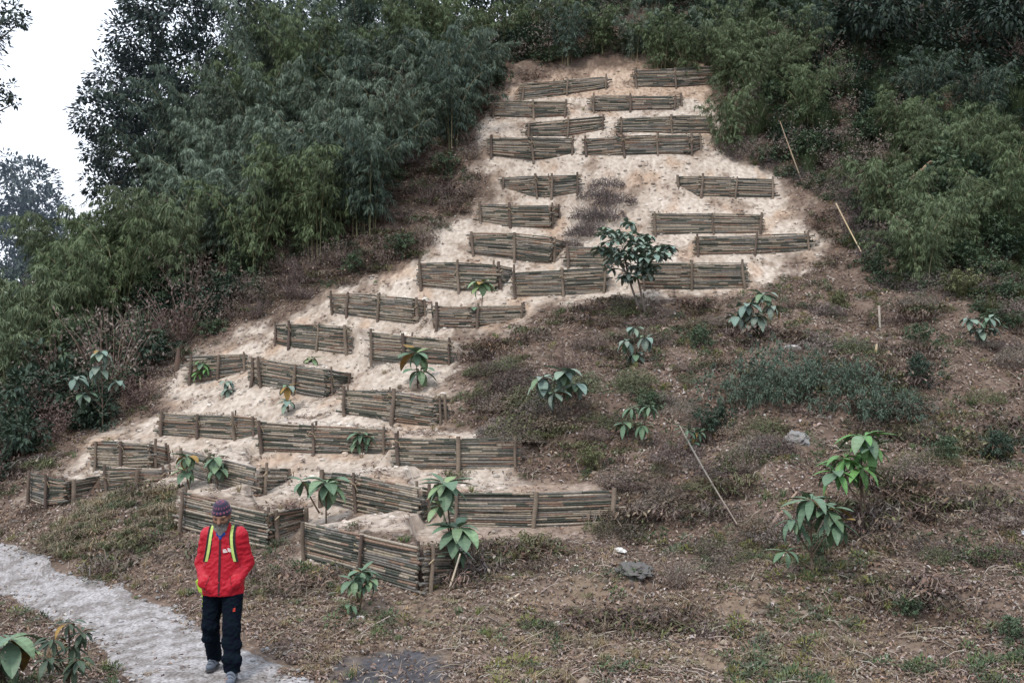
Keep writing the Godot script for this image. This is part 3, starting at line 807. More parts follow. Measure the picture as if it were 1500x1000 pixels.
func limb(s: Shape, a: Vector3, b: Vector3, r0: float, r1: float, col: Color, sag := 0.0, sides := 6, bend := 0.06) -> void:
	var pts := PackedVector3Array()
	var rad := PackedFloat32Array()
	var cols := PackedColorArray()
	var kink := ball() * a.distance_to(b) * bend
	for k in 5:
		var t := k / 4.0
		pts.append(a.lerp(b, t) + kink * sin(PI * t) + Vector3.UP * sag * sin(PI * t))
		rad.append(lerpf(r0, r1, t))
		cols.append(vary(col, 0.15))
	s.tube(pts, rad, sides, cols)

func broad_leaf(droop: float, wide: float, col: Color, rib: Color, mat: Material) -> ArrayMesh:
	# a leathery leaf of unit length along x, with a raised rim, a rib and a slight cup
	var s := Shape.new()
	var stations := [0.0, 0.1, 0.25, 0.42, 0.6, 0.78, 0.92, 1.0]
	var mid := PackedVector3Array()
	var le := PackedVector3Array()
	var ri := PackedVector3Array()
	for t in stations:
		var w: float = wide * pow(sin(PI * pow(t, 0.92)), 0.75) if t > 0.0 and t < 1.0 else 0.012
		if t == 0.1: w = wide * 0.3
		var a: float = droop * t
		var p := Vector3(sin(a) / droop if droop > 0.01 else t, (cos(a) - 1.0) / droop if droop > 0.01 else 0.0, 0.0)
		mid.append(p)
		le.append(p + Vector3(0, w * 0.28, -w))
		ri.append(p + Vector3(0, w * 0.28, w))
	for i in stations.size() - 1:
		var c0 := col
		s.tri(mid[i], le[i], le[i + 1], c0); s.tri(mid[i], le[i + 1], mid[i + 1], rib)
		s.tri(mid[i], mid[i + 1], ri[i + 1], rib); s.tri(mid[i], ri[i + 1], ri[i], c0)
	return s.mesh(mat)

var big_leaves := {}
func prepare_leaves() -> void:
	var mat := plain(0.5, 0.15)
	mat.metallic_specular = 0.35
	var matte := plain(0.62, 0.15)
	matte.metallic_specular = 0.25
	for tone in [["broad", Color(0.105, 0.16, 0.10), mat], ["dusky", Color(0.045, 0.07, 0.045), mat], ["pale", Color(0.16, 0.21, 0.165), matte], ["light", Color(0.16, 0.23, 0.12), mat], ["glossy", Color(0.085, 0.135, 0.085), mat], ["bright", Color(0.09, 0.19, 0.06), mat], ["dry", Color(0.22, 0.14, 0.05), matte], ["cream", Color(0.42, 0.42, 0.33), matte]]:
		var list := []
		var wide := 0.16 if tone[0] in ["glossy", "bright", "dusky"] else 0.24
		for k in 4:
			var col := vary(tone[1], 0.16)
			list.append(broad_leaf([0.25, 0.6, 0.95, 1.3][k], wide * rng.randf_range(0.88, 1.08), col, col * 1.16, tone[2]))
		big_leaves[tone[0]] = list

func add_leaf(parent: Node3D, tone: String, at: Vector3, along: Vector3, up: Vector3, size: float) -> MeshInstance3D:
	var list: Array = big_leaves[tone]
	var o := part("leaf", list[rng.randi() % list.size()], parent)
	var x := along.normalized()
	var z := x.cross(up).normalized()
	o.transform = Transform3D(Basis(x * size, z.cross(x) * size, z * size * rng.randf_range(0.85, 1.1)), at)
	return o

func build_rhododendron(r: Array, called := "rhododendron", lift := 0.0) -> Node3D:
	var here := on_ground(r[0], r[1], -0.03 + lift)
	var root := base_node(called, here, r[2], "plant")
	var bark := Color(0.10, 0.075, 0.055)
	var whorls: Array = r[5]
	var top: Array = whorls[0]
	var first := true
	for w in whorls:
		if w[1] > top[1]: top = w
	for w in whorls:
		var centre := Vector3(w[0], w[1] + 0.07, rng.randf_range(-0.12, 0.12))
		var s := Shape.new()
		if first or whorls.size() < 3:
			limb(s, Vector3(0, -0.05, 0) if first else Vector3(centre.x * 0.3, centre.y * 0.35, 0), centre, 0.014 if r[3] != "tree" else 0.03, 0.008, bark)
		else:
			limb(s, Vector3(top[0] * 0.4, centre.y * 0.45, 0.0), centre, 0.01, 0.006, bark)
		part("stem", s.mesh(leaf_mats["bark"]), root)
		first = false
		var n := int(ceil(w[2] * 1.4))
		var spin := rng.randf() * TAU
		for k in n:
			var a := spin + TAU * k * 0.381966
			var lowness := float(k) / n
			var el := lerpf(-0.85, 0.55, lowness) + rng.randf_range(-0.2, 0.2)
			var along := Vector3(cos(a) * cos(el), sin(el), sin(a) * cos(el))
			var tone: String = r[3]
			var dice := rng.randf()
			if dice < 0.04 and tone != "bright": tone = "dry"
			elif dice < 0.18 and tone != "dusky": tone = "light" if tone == "broad" else "broad"
			add_leaf(root, tone, centre + along * 0.02, along, Vector3.UP, r[4] * w[3] * rng.randf_range(0.85, 1.5))
	return root

func bamboo_proto(seed_value: int, culms: int, height: float, arch: float) -> Node3D:
	rng.seed = seed_value
	var root := Node3D.new()
	var f := Shape.new()
	for q in culms:
		var a := TAU * q / culms + rng.randf_range(-0.4, 0.4)
		var out := Vector3(cos(a), 0, sin(a))
		var h := height * rng.randf_range(0.7, 1.0)
		var lean := rng.randf_range(0.15, 0.55) * arch
		var foot := out * rng.randf_range(0.05, 0.3)
		var pts := PackedVector3Array()
		var rad := PackedFloat32Array()
		var cols := PackedColorArray()
		var tint := Color(0.12, 0.13, 0.07).lerp(Color(0.24, 0.21, 0.13), rng.randf())
		for k in 12:
			var t := k / 11.0
			var y := h * (t - 0.22 * arch * t * t * t * t)
			pts.append(foot + out * lean * h * t * t * (0.5 + 0.5 * t) + Vector3.UP * y)
			rad.append(lerpf(0.016, 0.004, t))
			cols.append(tint)
		var s := Shape.new()
		s.tube(pts, rad, 5, cols, false)
		part("culm", s.mesh(leaf_mats["bark"]), root)
		var nodes := int(h / 0.17)
		var age := rng.randf_range(0.55, 1.7)
		for k in nodes:
			var t := lerpf(0.18, 1.0, (k + rng.randf()) / nodes)
			var i := mini(int(t * 11.0), 10)
			var p := pts[i].lerp(pts[i + 1], t * 11.0 - i)
			for b in 3:
				var ba := rng.randf() * TAU
				var dir := (Vector3(cos(ba), rng.randf_range(-0.1, 0.7), sin(ba)) + out * 0.5).normalized()
				var bl := rng.randf_range(0.18, 0.6) * (1.15 - 0.6 * t)
				var tone := age * rng.randf_range(0.7, 1.25)
				var end := p + dir * bl + Vector3.DOWN * bl * 0.35
				limb_thin(f, p, p.lerp(end, 0.55) + Vector3.UP * bl * 0.12, end, 0.004, Color(0.55, 0.5, 0.35) * tone)
				for l in 22:
					var u := rng.randf_range(0.25, 1.0)
					var lp := p.lerp(end, u) + Vector3.UP * bl * 0.2 * sin(PI * u)
					var la := (dir * 0.5 + ball() * 0.75 + Vector3.DOWN * rng.randf_range(0.3, 1.5)).normalized()
					f.blade(lp, la, (Vector3.UP + ball() * 0.6).normalized(), rng.randf_range(0.11, 0.2), rng.randf_range(0.013, 0.024), vary(Color(tone, tone, tone * 0.95), 0.25))
	var o := part("foliage", f.mesh(leaf_mats["bamboo_0"]), root)
	o.set_meta("kind", "stuff")
	return root

func limb_thin(s: Shape, a: Vector3, b: Vector3, c: Vector3, r: float, col: Color) -> void:
	var side := (c - a).cross(Vector3.UP).normalized() * r
	var up := Vector3.UP * r
	for p in [[a, b], [b, c]]:
		s.tri(p[0] + side, p[1] + side, p[1] - side, col)
		s.tri(p[0] + side, p[1] - side, p[0] - side, col)
		s.tri(p[0] + up, p[1] + up, p[1] - up, col)

func leaf_clump(s: Shape, centre: Vector3, r: float, n: int, size: float, width: float, col: Color, flat := 0.75) -> void:
	# leaves gathered on a few sprigs inside the clump, so gaps stay between the sprigs
	var sprigs := maxi(3, n / 14)
	for q in sprigs:
		var d := ball()
		d = d.normalized() * pow(d.length(), 0.6)
		var c := centre + Vector3(d.x, d.y * flat, d.z) * r
		var tone := rng.randf_range(0.65, 1.35)
		var sr := r * rng.randf_range(0.16, 0.3)
		for k in n / sprigs:
			var b := ball()
			var along := (d * 0.8 + b + Vector3.DOWN * 0.25).normalized()
			s.blade(c + b * sr, along, (Vector3.UP + ball() * 0.7).normalized(), size * rng.randf_range(0.7, 1.25), size * width * rng.randf_range(0.8, 1.2), vary(col * tone, 0.18))

func build_tree(called: String, spec: Array, label: String, leaf: Color, leaf_size: float, per_m: float, bark_radius: float, group := "") -> Node3D:
	var here := on_ground(spec[0], spec[1], -0.15)
	var root := base_node(called, here, label, "tree", group)
	var s := Shape.new()
	var bark := Color(0.085, 0.075, 0.065)
	var clumps: Array = spec[2]
	var top := 0.0
	var mean := Vector3.ZERO
	for k in clumps:
		top = maxf(top, k[1])
		mean += Vector3(k[0], k[1], k[2]) / clumps.size()
	var crotch := Vector3(mean.x * 0.5, mean.y * 0.6, mean.z * 0.5)
	var high := Vector3(mean.x, top * 0.9, mean.z)
	limb(s, Vector3.ZERO, crotch, bark_radius, bark_radius * 0.7, bark, 0.0, 8)
	limb(s, crotch, high, bark_radius * 0.7, bark_radius * 0.15, bark, 0.0, 7)
	for k in clumps:
		var c := Vector3(k[0], k[1], k[2])
		var t := clampf((c.y - crotch.y) / maxf(high.y - crotch.y, 0.1) - 0.25, 0.0, 0.9)
		limb(s, crotch.lerp(high, t), c, bark_radius * 0.35, bark_radius * 0.08, bark, -0.1, 5)
	part("trunk", s.mesh(leaf_mats["bark"]), root)
	var f := Shape.new()
	for k in clumps:
		leaf_clump(f, Vector3(k[0], k[1], k[2]), k[3], int(per_m * k[3] * k[3]), leaf_size, 0.42, leaf)
	var o := part("crown", f.mesh(leaf_mats["leaf"]), root)
	o.set_meta("kind", "stuff")
	return root

func shrub_proto(kind: String, seed_value: int) -> Node3D:
	rng.seed = seed_value
	var root := Node3D.new()
	var f := Shape.new()
	var s := Shape.new()
	match kind:
		"leafy":
			for k in 15:
				var a := rng.randf() * TAU
				var c := Vector3(cos(a), 0, sin(a)) * rng.randf_range(0.05, 0.55) + Vector3.UP * rng.randf_range(0.15, 0.85)
				limb(s, Vector3(c.x * 0.15, -0.1, c.z * 0.15), c, 0.012, 0.004, Color(0.10, 0.08, 0.06), 0.0, 4)
				leaf_clump(f, c, 0.3, 95, 0.1, 0.45, Color.WHITE)
		"twiggy":
			for k in 46:
				var a := rng.randf() * TAU
				var tip := Vector3(cos(a) * rng.randf_range(0.2, 0.75), rng.randf_range(0.3, 1.05), sin(a) * rng.randf_range(0.2, 0.75))
				var col := Color(0.13, 0.085, 0.07).lerp(Color(0.26, 0.20, 0.17), rng.randf())
				limb(s, Vector3(cos(a), 0, sin(a)) * 0.08 + Vector3.DOWN * 0.1, tip, 0.009, 0.003, col, 0.12, 3)
				for q in 16:
					var p := tip * rng.randf_range(0.35, 1.05) + ball() * 0.13
					f.blade(p, (ball() + Vector3.DOWN * 0.5).normalized(), ball().normalized(), rng.randf_range(0.04, 0.09), rng.randf_range(0.02, 0.04), vary(Color.WHITE, 0.4))
		"spray":
			for k in 300:
				var a := rng.randf() * TAU
				var out := Vector3(cos(a), 0, sin(a))
				var l := rng.randf_range(0.5, 1.15)
				var p := out * rng.randf_range(0.0, 0.15)
				var lean := rng.randf_range(0.15, 0.8)
				var col := vary(Color.WHITE, 0.35)
				var side := Vector3(-out.z, 0, out.x) * rng.randf_range(0.01, 0.018)
				var last := p
				for q in range(1, 6):
					var t := q / 5.0
					var now := p + out * l * lean * t * t + Vector3.UP * l * (t - 0.45 * lean * t * t * t - 0.1 * t * t)
					var w0 := side * (1.0 - 0.9 * (q - 1) / 5.0)
					var w1 := side * (1.0 - 0.95 * t)
					f.tri(last - w0, last + w0, now + w1, col)
					f.tri(last - w0, now + w1, now - w1, col)
					last = now
		"brush":
			for k in 110:
				var a := rng.randf() * TAU
				var o := Vector3(cos(a), 0, sin(a)) * sqrt(rng.randf()) * 0.45
				var tip := o * 1.25 + ball() * 0.2 + Vector3.UP * rng.randf_range(0.15, 0.6)
				limb(s, o + Vector3.DOWN * 0.05, tip, 0.007, 0.003, Color(0.10, 0.08, 0.075).lerp(Color(0.24, 0.205, 0.19), rng.randf()), 0.1, 3)
			for q in 2000:
				var p := ball()
				p = p.normalized() * pow(p.length(), 0.5)
				f.blade(Vector3(p.x * 0.6, absf(p.y) * 0.5 * (0.75 + 0.4 * sin(p.x * 9.0 + p.z * 7.0)), p.z * 0.6), (ball() + Vector3.DOWN * 0.3).normalized(), ball().normalized(), rng.randf_range(0.03, 0.08), rng.randf_range(0.012, 0.03), vary(Color.WHITE, 0.45))
		"creeping":
			for k in 26:
				var a := rng.randf() * TAU
				var r := sqrt(rng.randf()) * 0.75
				var c := Vector3(cos(a) * r, rng.randf_range(0.05, 0.35) * (1.1 - r), sin(a) * r)
				limb(s, Vector3(0, -0.05, 0), c, 0.01, 0.003, Color(0.11, 0.085, 0.065), 0.05, 3)
				leaf_clump(f, c, 0.2, 70, 0.055, 0.34, Color.WHITE, 0.55)
	if s.v.size():
		part("twigs", s.mesh(leaf_mats["bark"]), root).set_meta("kind", "stuff")
	part("foliage", f.mesh(leaf_mats["leaf"]), root).set_meta("kind", "stuff")
	return root

func plant_copy(proto: Node3D, called: String, label: String, category: String, group: String, where: Vector3, size: Vector3, leaf: Material) -> Node3D:
	var o: Node3D = proto.duplicate()
	o.name = numbered(called)
	add_child(o)
	o.transform = Transform3D(Basis(Vector3.UP, rng.randf() * TAU).scaled(size), where)
	tag(o, label, category, group)
	o.get_node("foliage").material_override = leaf
	return o

func scatter(poly: PackedVector2Array, n: int, gap: float) -> PackedVector2Array:
	var lo := poly[0]
	var hi := poly[0]
	for p in poly:
		lo = lo.min(p); hi = hi.max(p)
	var out := PackedVector2Array()
	var tries := 0
	while out.size() < n and tries < n * 60:
		tries += 1
		var p := Vector2(rng.randf_range(lo.x, hi.x), rng.randf_range(lo.y, hi.y))
		if not Geometry2D.is_point_in_polygon(p, poly): continue
		var free := true
		for q in out:
			if q.distance_squared_to(p) < gap * gap:
				free = false
				break
		if free: out.append(p)
	return out

# ---------------------------------------------------------------- what covers the ground
func litter_amount(p: Vector2) -> float:
	var s := edge_distance(p, sand_poly) + 0.5 * noise_b.get_noise_2d(p.x * 0.6 + 40.0, p.y * 0.6)
	var k := 1.0
	if s > -0.2: k = 0.4 if s < 0.1 else 0.03 + 0.4 * clampf(noise_b.get_noise_2d(p.x * 1.1 + 17.0, p.y * 1.1) * 2.4 - 0.2, 0.0, 1.0)
	var pd := path_depth(p)
	if pd > -0.05: k *= clampf(0.45 - pd * 1.3, 0.05, 1.0) * clampf(0.5 + 1.5 * noise_b.get_noise_2d(p.x * 0.8, p.y * 0.8 + 5.0), 0.05, 1.0)
	if edge_distance(p, burnt_poly) > 0.0: k *= 0.25
	return k

func curled_leaf(seed_value: int, wide: float, curl: float, mat: Material) -> ArrayMesh:
	rng.seed = seed_value
	var s := Shape.new()
	var pts := []
	for k in 5:
		var t := k / 4.0
		var w := wide * sin(PI * clampf(t, 0.04, 0.97)) * 0.5
		var y := curl * sin(PI * t) * 0.4 + rng.randf_range(-0.04, 0.04)
		pts.append([Vector3(t - 0.5, y, 0), Vector3(t - 0.5, y + curl * w * 1.6 + rng.randf_range(-0.03, 0.05), w), Vector3(t - 0.5, y + curl * w * 1.6 + rng.randf_range(-0.03, 0.05), -w)])
	for k in 4:
		var a: Array = pts[k]
		var b: Array = pts[k + 1]
		s.tri(a[0], a[1], b[1], Color.WHITE); s.tri(a[0], b[1], b[0], Color.WHITE)
		s.tri(a[0], b[0], b[2], Color.WHITE); s.tri(a[0], b[2], a[2], Color.WHITE)
	return s.mesh(mat)

func cover_ground() -> void:
	var mat := plain(0.8, 0.05)
	var tones := [Color(0.205, 0.152, 0.122), Color(0.132, 0.094, 0.076), Color(0.275, 0.23, 0.2), Color(0.07, 0.05, 0.042), Color(0.18, 0.115, 0.075), Color(0.38, 0.35, 0.325)]
	var odds := [0.27, 0.29, 0.18, 0.16, 0.08, 0.02]
	var places := [[], [], []]
	var tints := [PackedColorArray(), PackedColorArray(), PackedColorArray()]
	rng.seed = 77
	var made := 0
	while made < 190000:
		# nearer ground carries more of the leaves, as it shows them larger
		var d := lerpf(8.6, 33.0, pow(rng.randf(), 1.35))
		var p := Vector2(rng.randf_range(-0.56, 0.58) * d, -d)
		if rng.randf() > litter_amount(p): 
			made += 1 if rng.randf() < 0.2 else 0
			continue
		made += 1
		var clump := noise_b.get_noise_2d(p.x * 0.9, p.y * 0.9 + 31.0)
		if rng.randf() < -clump * 1.3: continue
		var size := rng.randf_range(0.025, 0.068) * (1.0 if d < 15.0 else 1.3)
		var up := (slope_normal(p.x, p.y) + ball() * 0.45).normalized()
		var x := up.cross(ball()).normalized()
		var k := rng.randi() % 3
		places[k].append(Transform3D(Basis(x * size, up * size, x.cross(up) * size), on_ground(p.x, p.y, rng.randf_range(0.004, 0.03))))
		var pick := rng.randf()
		var t := 0
		while t < 5 and pick > odds[t]:
			pick -= odds[t]
			t += 1
		tints[k].append(vary(tones[t], 0.25))
	for k in 3:
		stuff(["fallen_leaves", "dry_leaf_litter", "leaf_scraps"][k], curled_leaf(40 + k, [0.42, 0.3, 0.55][k], [0.25, 0.6, 0.4][k], mat), places[k], tints[k], ["brown fallen leaves lying over the slope", "curled dry leaves lying over the slope", "broken brown leaf scraps lying over the slope"][k], "leaf litter")
	# twigs and straw
	rng.seed = 78
	var twig := Shape.new()
	twig.tube(PackedVector3Array([Vector3(-0.5, 0, 0), Vector3(-0.1, 0.05, 0.03), Vector3(0.5, 0.0, -0.02)]), PackedFloat32Array([0.012, 0.011, 0.006]), 4, PackedColorArray([Color.WHITE, Color.WHITE, Color.WHITE]))
	var tp := []
	var tc := PackedColorArray()
	for i in 10000:
		var d := lerpf(8.6, 32.0, pow(rng.randf(), 1.3))
		var p := Vector2(rng.randf_range(-0.56, 0.58) * d, -d)
		if rng.randf() > litter_amount(p) * 1.2: continue
		var up := (slope_normal(p.x, p.y) + ball() * 0.35).normalized()
		var x := up.cross(ball()).normalized()
		var l := rng.randf_range(0.07, 0.3)
		if rng.randf() < 0.03: l *= 2.2
		tp.append(Transform3D(Basis(x * l, up * 0.35, x.cross(up) * 0.35), on_ground(p.x, p.y, rng.randf_range(0.01, 0.06))))
		tc.append(vary([Color(0.25, 0.205, 0.165), Color(0.13, 0.10, 0.08), Color(0.17, 0.13, 0.105), Color(0.36, 0.32, 0.27)][rng.randi() % 4], 0.2))
	stuff("scattered_twigs", twig.mesh(mat), tp, tc, "thin dead twigs and straw scattered over the slope", "twigs")
	# dry grass
	rng.seed = 79
	var tuft := Shape.new()
	for k in 26:
		var a := rng.randf() * TAU
		var out := Vector3(cos(a), 0, sin(a))
		var l := rng.randf_range(0.5, 1.0)
		var side := Vector3(-out.z, 0, out.x) * 0.022
		var lean := rng.randf_range(0.3, 1.0)
		var p0 := out * 0.08
		var p1 := p0 + out * lean * l * 0.3 + Vector3.UP * l * 0.6
		var p2 := p0 + out * lean * l * 0.95 + Vector3.UP * l * (0.8 - 0.45 * lean)
		var col := vary(Color.WHITE, 0.3)
		tuft.tri(p0 - side, p0 + side, p1 + side * 0.7, col)
		tuft.tri(p0 - side, p1 + side * 0.7, p1 - side * 0.7, col)
		tuft.tri(p1 - side * 0.7, p1 + side * 0.7, p2, col)
	var gp := []
	var gc := PackedColorArray()
	for i in 9000:
		var d := lerpf(8.4, 31.0, pow(rng.randf(), 1.3))
		var p := Vector2(rng.randf_range(-0.56, 0.6) * d, -d)
		if litter_amount(p) < 0.39 and rng.randf() > 0.06: continue
		var zone := noise_a.get_noise_2d(p.x * 1.4 + 11.0, p.y * 1.4)
		if rng.randf() > 0.25 + zone * 1.6: continue
		var h := rng.randf_range(0.08, 0.22)
		var green := noise_b.get_noise_2d(p.x * 0.4, p.y * 0.4 + 8.0) + rng.randf_range(-0.25, 0.25)
		var col := Color(0.24, 0.19, 0.12) if green < 0.22 else Color(0.15, 0.165, 0.06)
		if green > 0.38: col = Color(0.09, 0.14, 0.06)
		gp.append(Transform3D(Basis(Vector3.UP, rng.randf() * TAU).scaled(Vector3(h, h * rng.randf_range(0.6, 1.1), h)), on_ground(p.x, p.y, -0.01)))
		gc.append(vary(col, 0.25))
	# matted straw on the flat ground by the trail
	for i in 2600:
		var p := Vector2(rng.randf_range(-3.6, 4.6), rng.randf_range(-13.0, -8.8))
		if path_depth(p) > -0.1 or edge_distance(p, burnt_poly) > -0.1 or edge_distance(p, sand_poly) > -0.2: continue
		if noise_b.get_noise_2d(p.x * 0.7, p.y * 0.7 + 77.0) < rng.randf_range(-0.4, 0.3): continue
		var h := rng.randf_range(0.07, 0.16)
		gp.append(Transform3D(Basis(Vector3.UP, rng.randf() * TAU).scaled(Vector3(h * 1.4, h * 0.45, h * 1.4)), on_ground(p.x, p.y, 0.0)))
		gc.append(vary(Color(0.30, 0.235, 0.165) if rng.randf() < 0.8 else Color(0.19, 0.19, 0.10), 0.25))
	# the overhanging dry grass on the bank above the trail
	for i in 420:
		var p := Vector2(rng.randf_range(-7.6, -4.9), rng.randf_range(-18.2, -15.2))
		if path_depth(p) > -0.1 or edge_distance(p, sand_poly) > 0.0: continue
		var h := rng.randf_range(0.18, 0.42)
		gp.append(Transform3D(Basis(Vector3.UP, rng.randf() * TAU).scaled(Vector3(h, h * 0.7, h)), on_ground(p.x, p.y, -0.01)))
		gc.append(vary(Color(0.22, 0.18, 0.12) if rng.randf() < 0.7 else Color(0.10, 0.115, 0.06), 0.25))
	stuff("dry_grass", tuft.mesh(mat), gp, gc, "tufts of dry and green grass on the slope", "grass")
	# clods and pebbles
	rng.seed = 80
	var clod := rock_mesh(5, 1, 0.28, Color.WHITE, mat)
	var cp := []
	var cc := PackedColorArray()
	for i in 24000:
		var d := lerpf(8.6, 33.0, pow(rng.randf(), 0.9))
		var p := Vector2(rng.randf_range(-0.52, 0.4) * d, -d)
		var s := edge_distance(p, sand_poly)
		var trail := path_depth(p) > -0.2
		if s < -0.3 and not trail and rng.randf() > 0.12: continue
		if noise_c.get_noise_2d(p.x, p.y + 9.0) < rng.randf_range(-0.5, 0.3): continue
		var r := pow(rng.randf(), 4.0) * 0.045 + 0.006
		if trail: r *= 0.5
		var col := soil_color(p.x, p.y) * rng.randf_range(0.6, 1.25)
		if trail: col = Color(0.30, 0.29, 0.295) * rng.randf_range(0.6, 1.2)
		cp.append(Transform3D(Basis.from_euler(Vector3(rng.randf() * TAU, rng.randf() * TAU, 0)).scaled(Vector3(r * 1.3, r * 0.8, r)), on_ground(p.x, p.y, r * 0.25 + (0.02 if trail else 0.0))))
		cc.append(col)
	stuff("soil_clods", clod, cp, cc, "loose clods and pebbles on the sandy terraces", "soil")
	# small green herbs on the litter slope
	rng.seed = 81
	var herb := Shape.new()
	for k in 60:
		var q := ball()
		herb.blade(Vector3(q.x * 0.5, 0.35 + q.y * 0.35, q.z * 0.5), (q + Vector3.UP * 0.3).normalized(), (Vector3.UP + ball() * 0.5).normalized(), rng.randf_range(0.16, 0.36), 0.11, vary(Color.WHITE, 0.4))
	var hp := []
	var hc := PackedColorArray()
	for i in 9000:
		var d := lerpf(8.6, 27.0, pow(rng.randf(), 1.2))
		var p := Vector2(rng.randf_range(-0.52, 0.58) * d, -d)
		if litter_amount(p) < 0.39: continue
		var zone := noise_a.get_noise_2d(p.x * 1.1 - 30.0, p.y * 1.1) + (0.12 if p.x > 2.0 else -0.12)
		if rng.randf() > zone * 3.0: continue
		var h := rng.randf_range(0.06, 0.2)
		var col: Color = [Color(0.10, 0.14, 0.065), Color(0.07, 0.10, 0.055), Color(0.15, 0.155, 0.055), Color(0.11, 0.13, 0.08)][rng.randi() % 4]
		hp.append(Transform3D(Basis(Vector3.UP, rng.randf() * TAU).scaled(Vector3(h, h, h)), on_ground(p.x, p.y, -0.01)))
		hc.append(vary(col, 0.25))
	stuff("small_herbs", herb.mesh(mat), hp, hc, "small green herbs among the dead leaves", "herbs")
	# dead undergrowth: tangled brown stems over the litter slopes
	rng.seed = 82
	var tangle := Shape.new()
	for k in 30:
		var a := ball() * 0.45
		a.y = absf(a.y) * 0.3
		var b := a + ball() * 0.55
		b.y = absf(b.y) * 0.8
		limb_thin(tangle, a, (a + b) * 0.5 + Vector3.UP * 0.15, b, 0.009, vary(Color.WHITE, 0.35))
		tangle.blade(b, ball().normalized(), Vector3.UP, 0.14, 0.06, vary(Color(0.85, 0.75, 0.68), 0.4))
		tangle.blade((a + b) * 0.5, ball().normalized(), Vector3.UP, 0.12, 0.055, vary(Color(0.85, 0.75, 0.68), 0.4))
	var dp := []
	var dc := PackedColorArray()
	for i in 16000:
		var d := lerpf(10.5, 33.0, rng.randf())
		var p := Vector2(rng.randf_range(-0.56, 0.58) * d, -d)
		if litter_amount(p) < 0.39: continue
		var zone := noise_a.get_noise_2d(p.x * 1.2 + 60.0, p.y * 1.2)
		if Geometry2D.is_point_in_polygon(p, flank_poly): zone += 0.55
		if p.x < -3.0 and d < 18.0: zone -= 0.1
		if d < 12.5: zone -= 0.25
		if rng.randf() > 0.12 + zone * 2.2: continue
		var h := rng.randf_range(0.2, 0.5)
		if zone > 0.25: h *= rng.randf_range(1.0, 1.9)
		dp.append(Transform3D(Basis(Vector3.UP, rng.randf() * TAU).scaled(Vector3(h, h * rng.randf_range(0.5, 0.9), h)), on_ground(p.x, p.y, -0.02)))
		dc.append(vary([Color(0.15, 0.115, 0.095), Color(0.10, 0.075, 0.065), Color(0.21, 0.17, 0.145), Color(0.105, 0.115, 0.06)][rng.randi() % 4], 0.25))
	stuff("dead_undergrowth", tangle.mesh(mat), dp, dc, "tangled dead stems covering the brown slope", "undergrowth")

func rock_mesh(seed_value: int, detail: int, rough: float, col: Color, mat: Material) -> ArrayMesh:
	var f := FastNoiseLite.new()
	f.seed = seed_value
	f.frequency = 0.8
	var s := Shape.new()
	var g := (1.0 + sqrt(5.0)) / 2.0
	var p := [Vector3(-1, g, 0), Vector3(1, g, 0), Vector3(-1, -g, 0), Vector3(1, -g, 0), Vector3(0, -1, g), Vector3(0, 1, g), Vector3(0, -1, -g), Vector3(0, 1, -g), Vector3(g, 0, -1), Vector3(g, 0, 1), Vector3(-g, 0, -1), Vector3(-g, 0, 1)]
	var faces := [[0, 11, 5], [0, 5, 1], [0, 1, 7], [0, 7, 10], [0, 10, 11], [1, 5, 9], [5, 11, 4], [11, 10, 2], [10, 7, 6], [7, 1, 8], [3, 9, 4], [3, 4, 2], [3, 2, 6], [3, 6, 8], [3, 8, 9], [4, 9, 5], [2, 4, 11], [6, 2, 10], [8, 6, 7], [9, 8, 1]]
	var tris := []
	for t in faces: tris.append([p[t[0]].normalized(), p[t[1]].normalized(), p[t[2]].normalized()])
	for k in detail:
		var next := []
		for t in tris:
			var ab: Vector3 = ((t[0] + t[1]) * 0.5).normalized()
			var bc: Vector3 = ((t[1] + t[2]) * 0.5).normalized()
			var ca: Vector3 = ((t[2] + t[0]) * 0.5).normalized()
			next.append_array([[t[0], ab, ca], [t[1], bc, ab], [t[2], ca, bc], [ab, bc, ca]])
		tris = next
	for t in tris:
		var q := []
		for a in t: q.append(a * (1.0 + rough * (f.get_noise_3dv(a * 1.6) * 1.6 + 0.7 * f.get_noise_3dv(a * 4.0 + Vector3(7, 3, 1)))))
		s.tri(q[0], q[2], q[1], vary(col, 0.06))
	return s.mesh(mat)

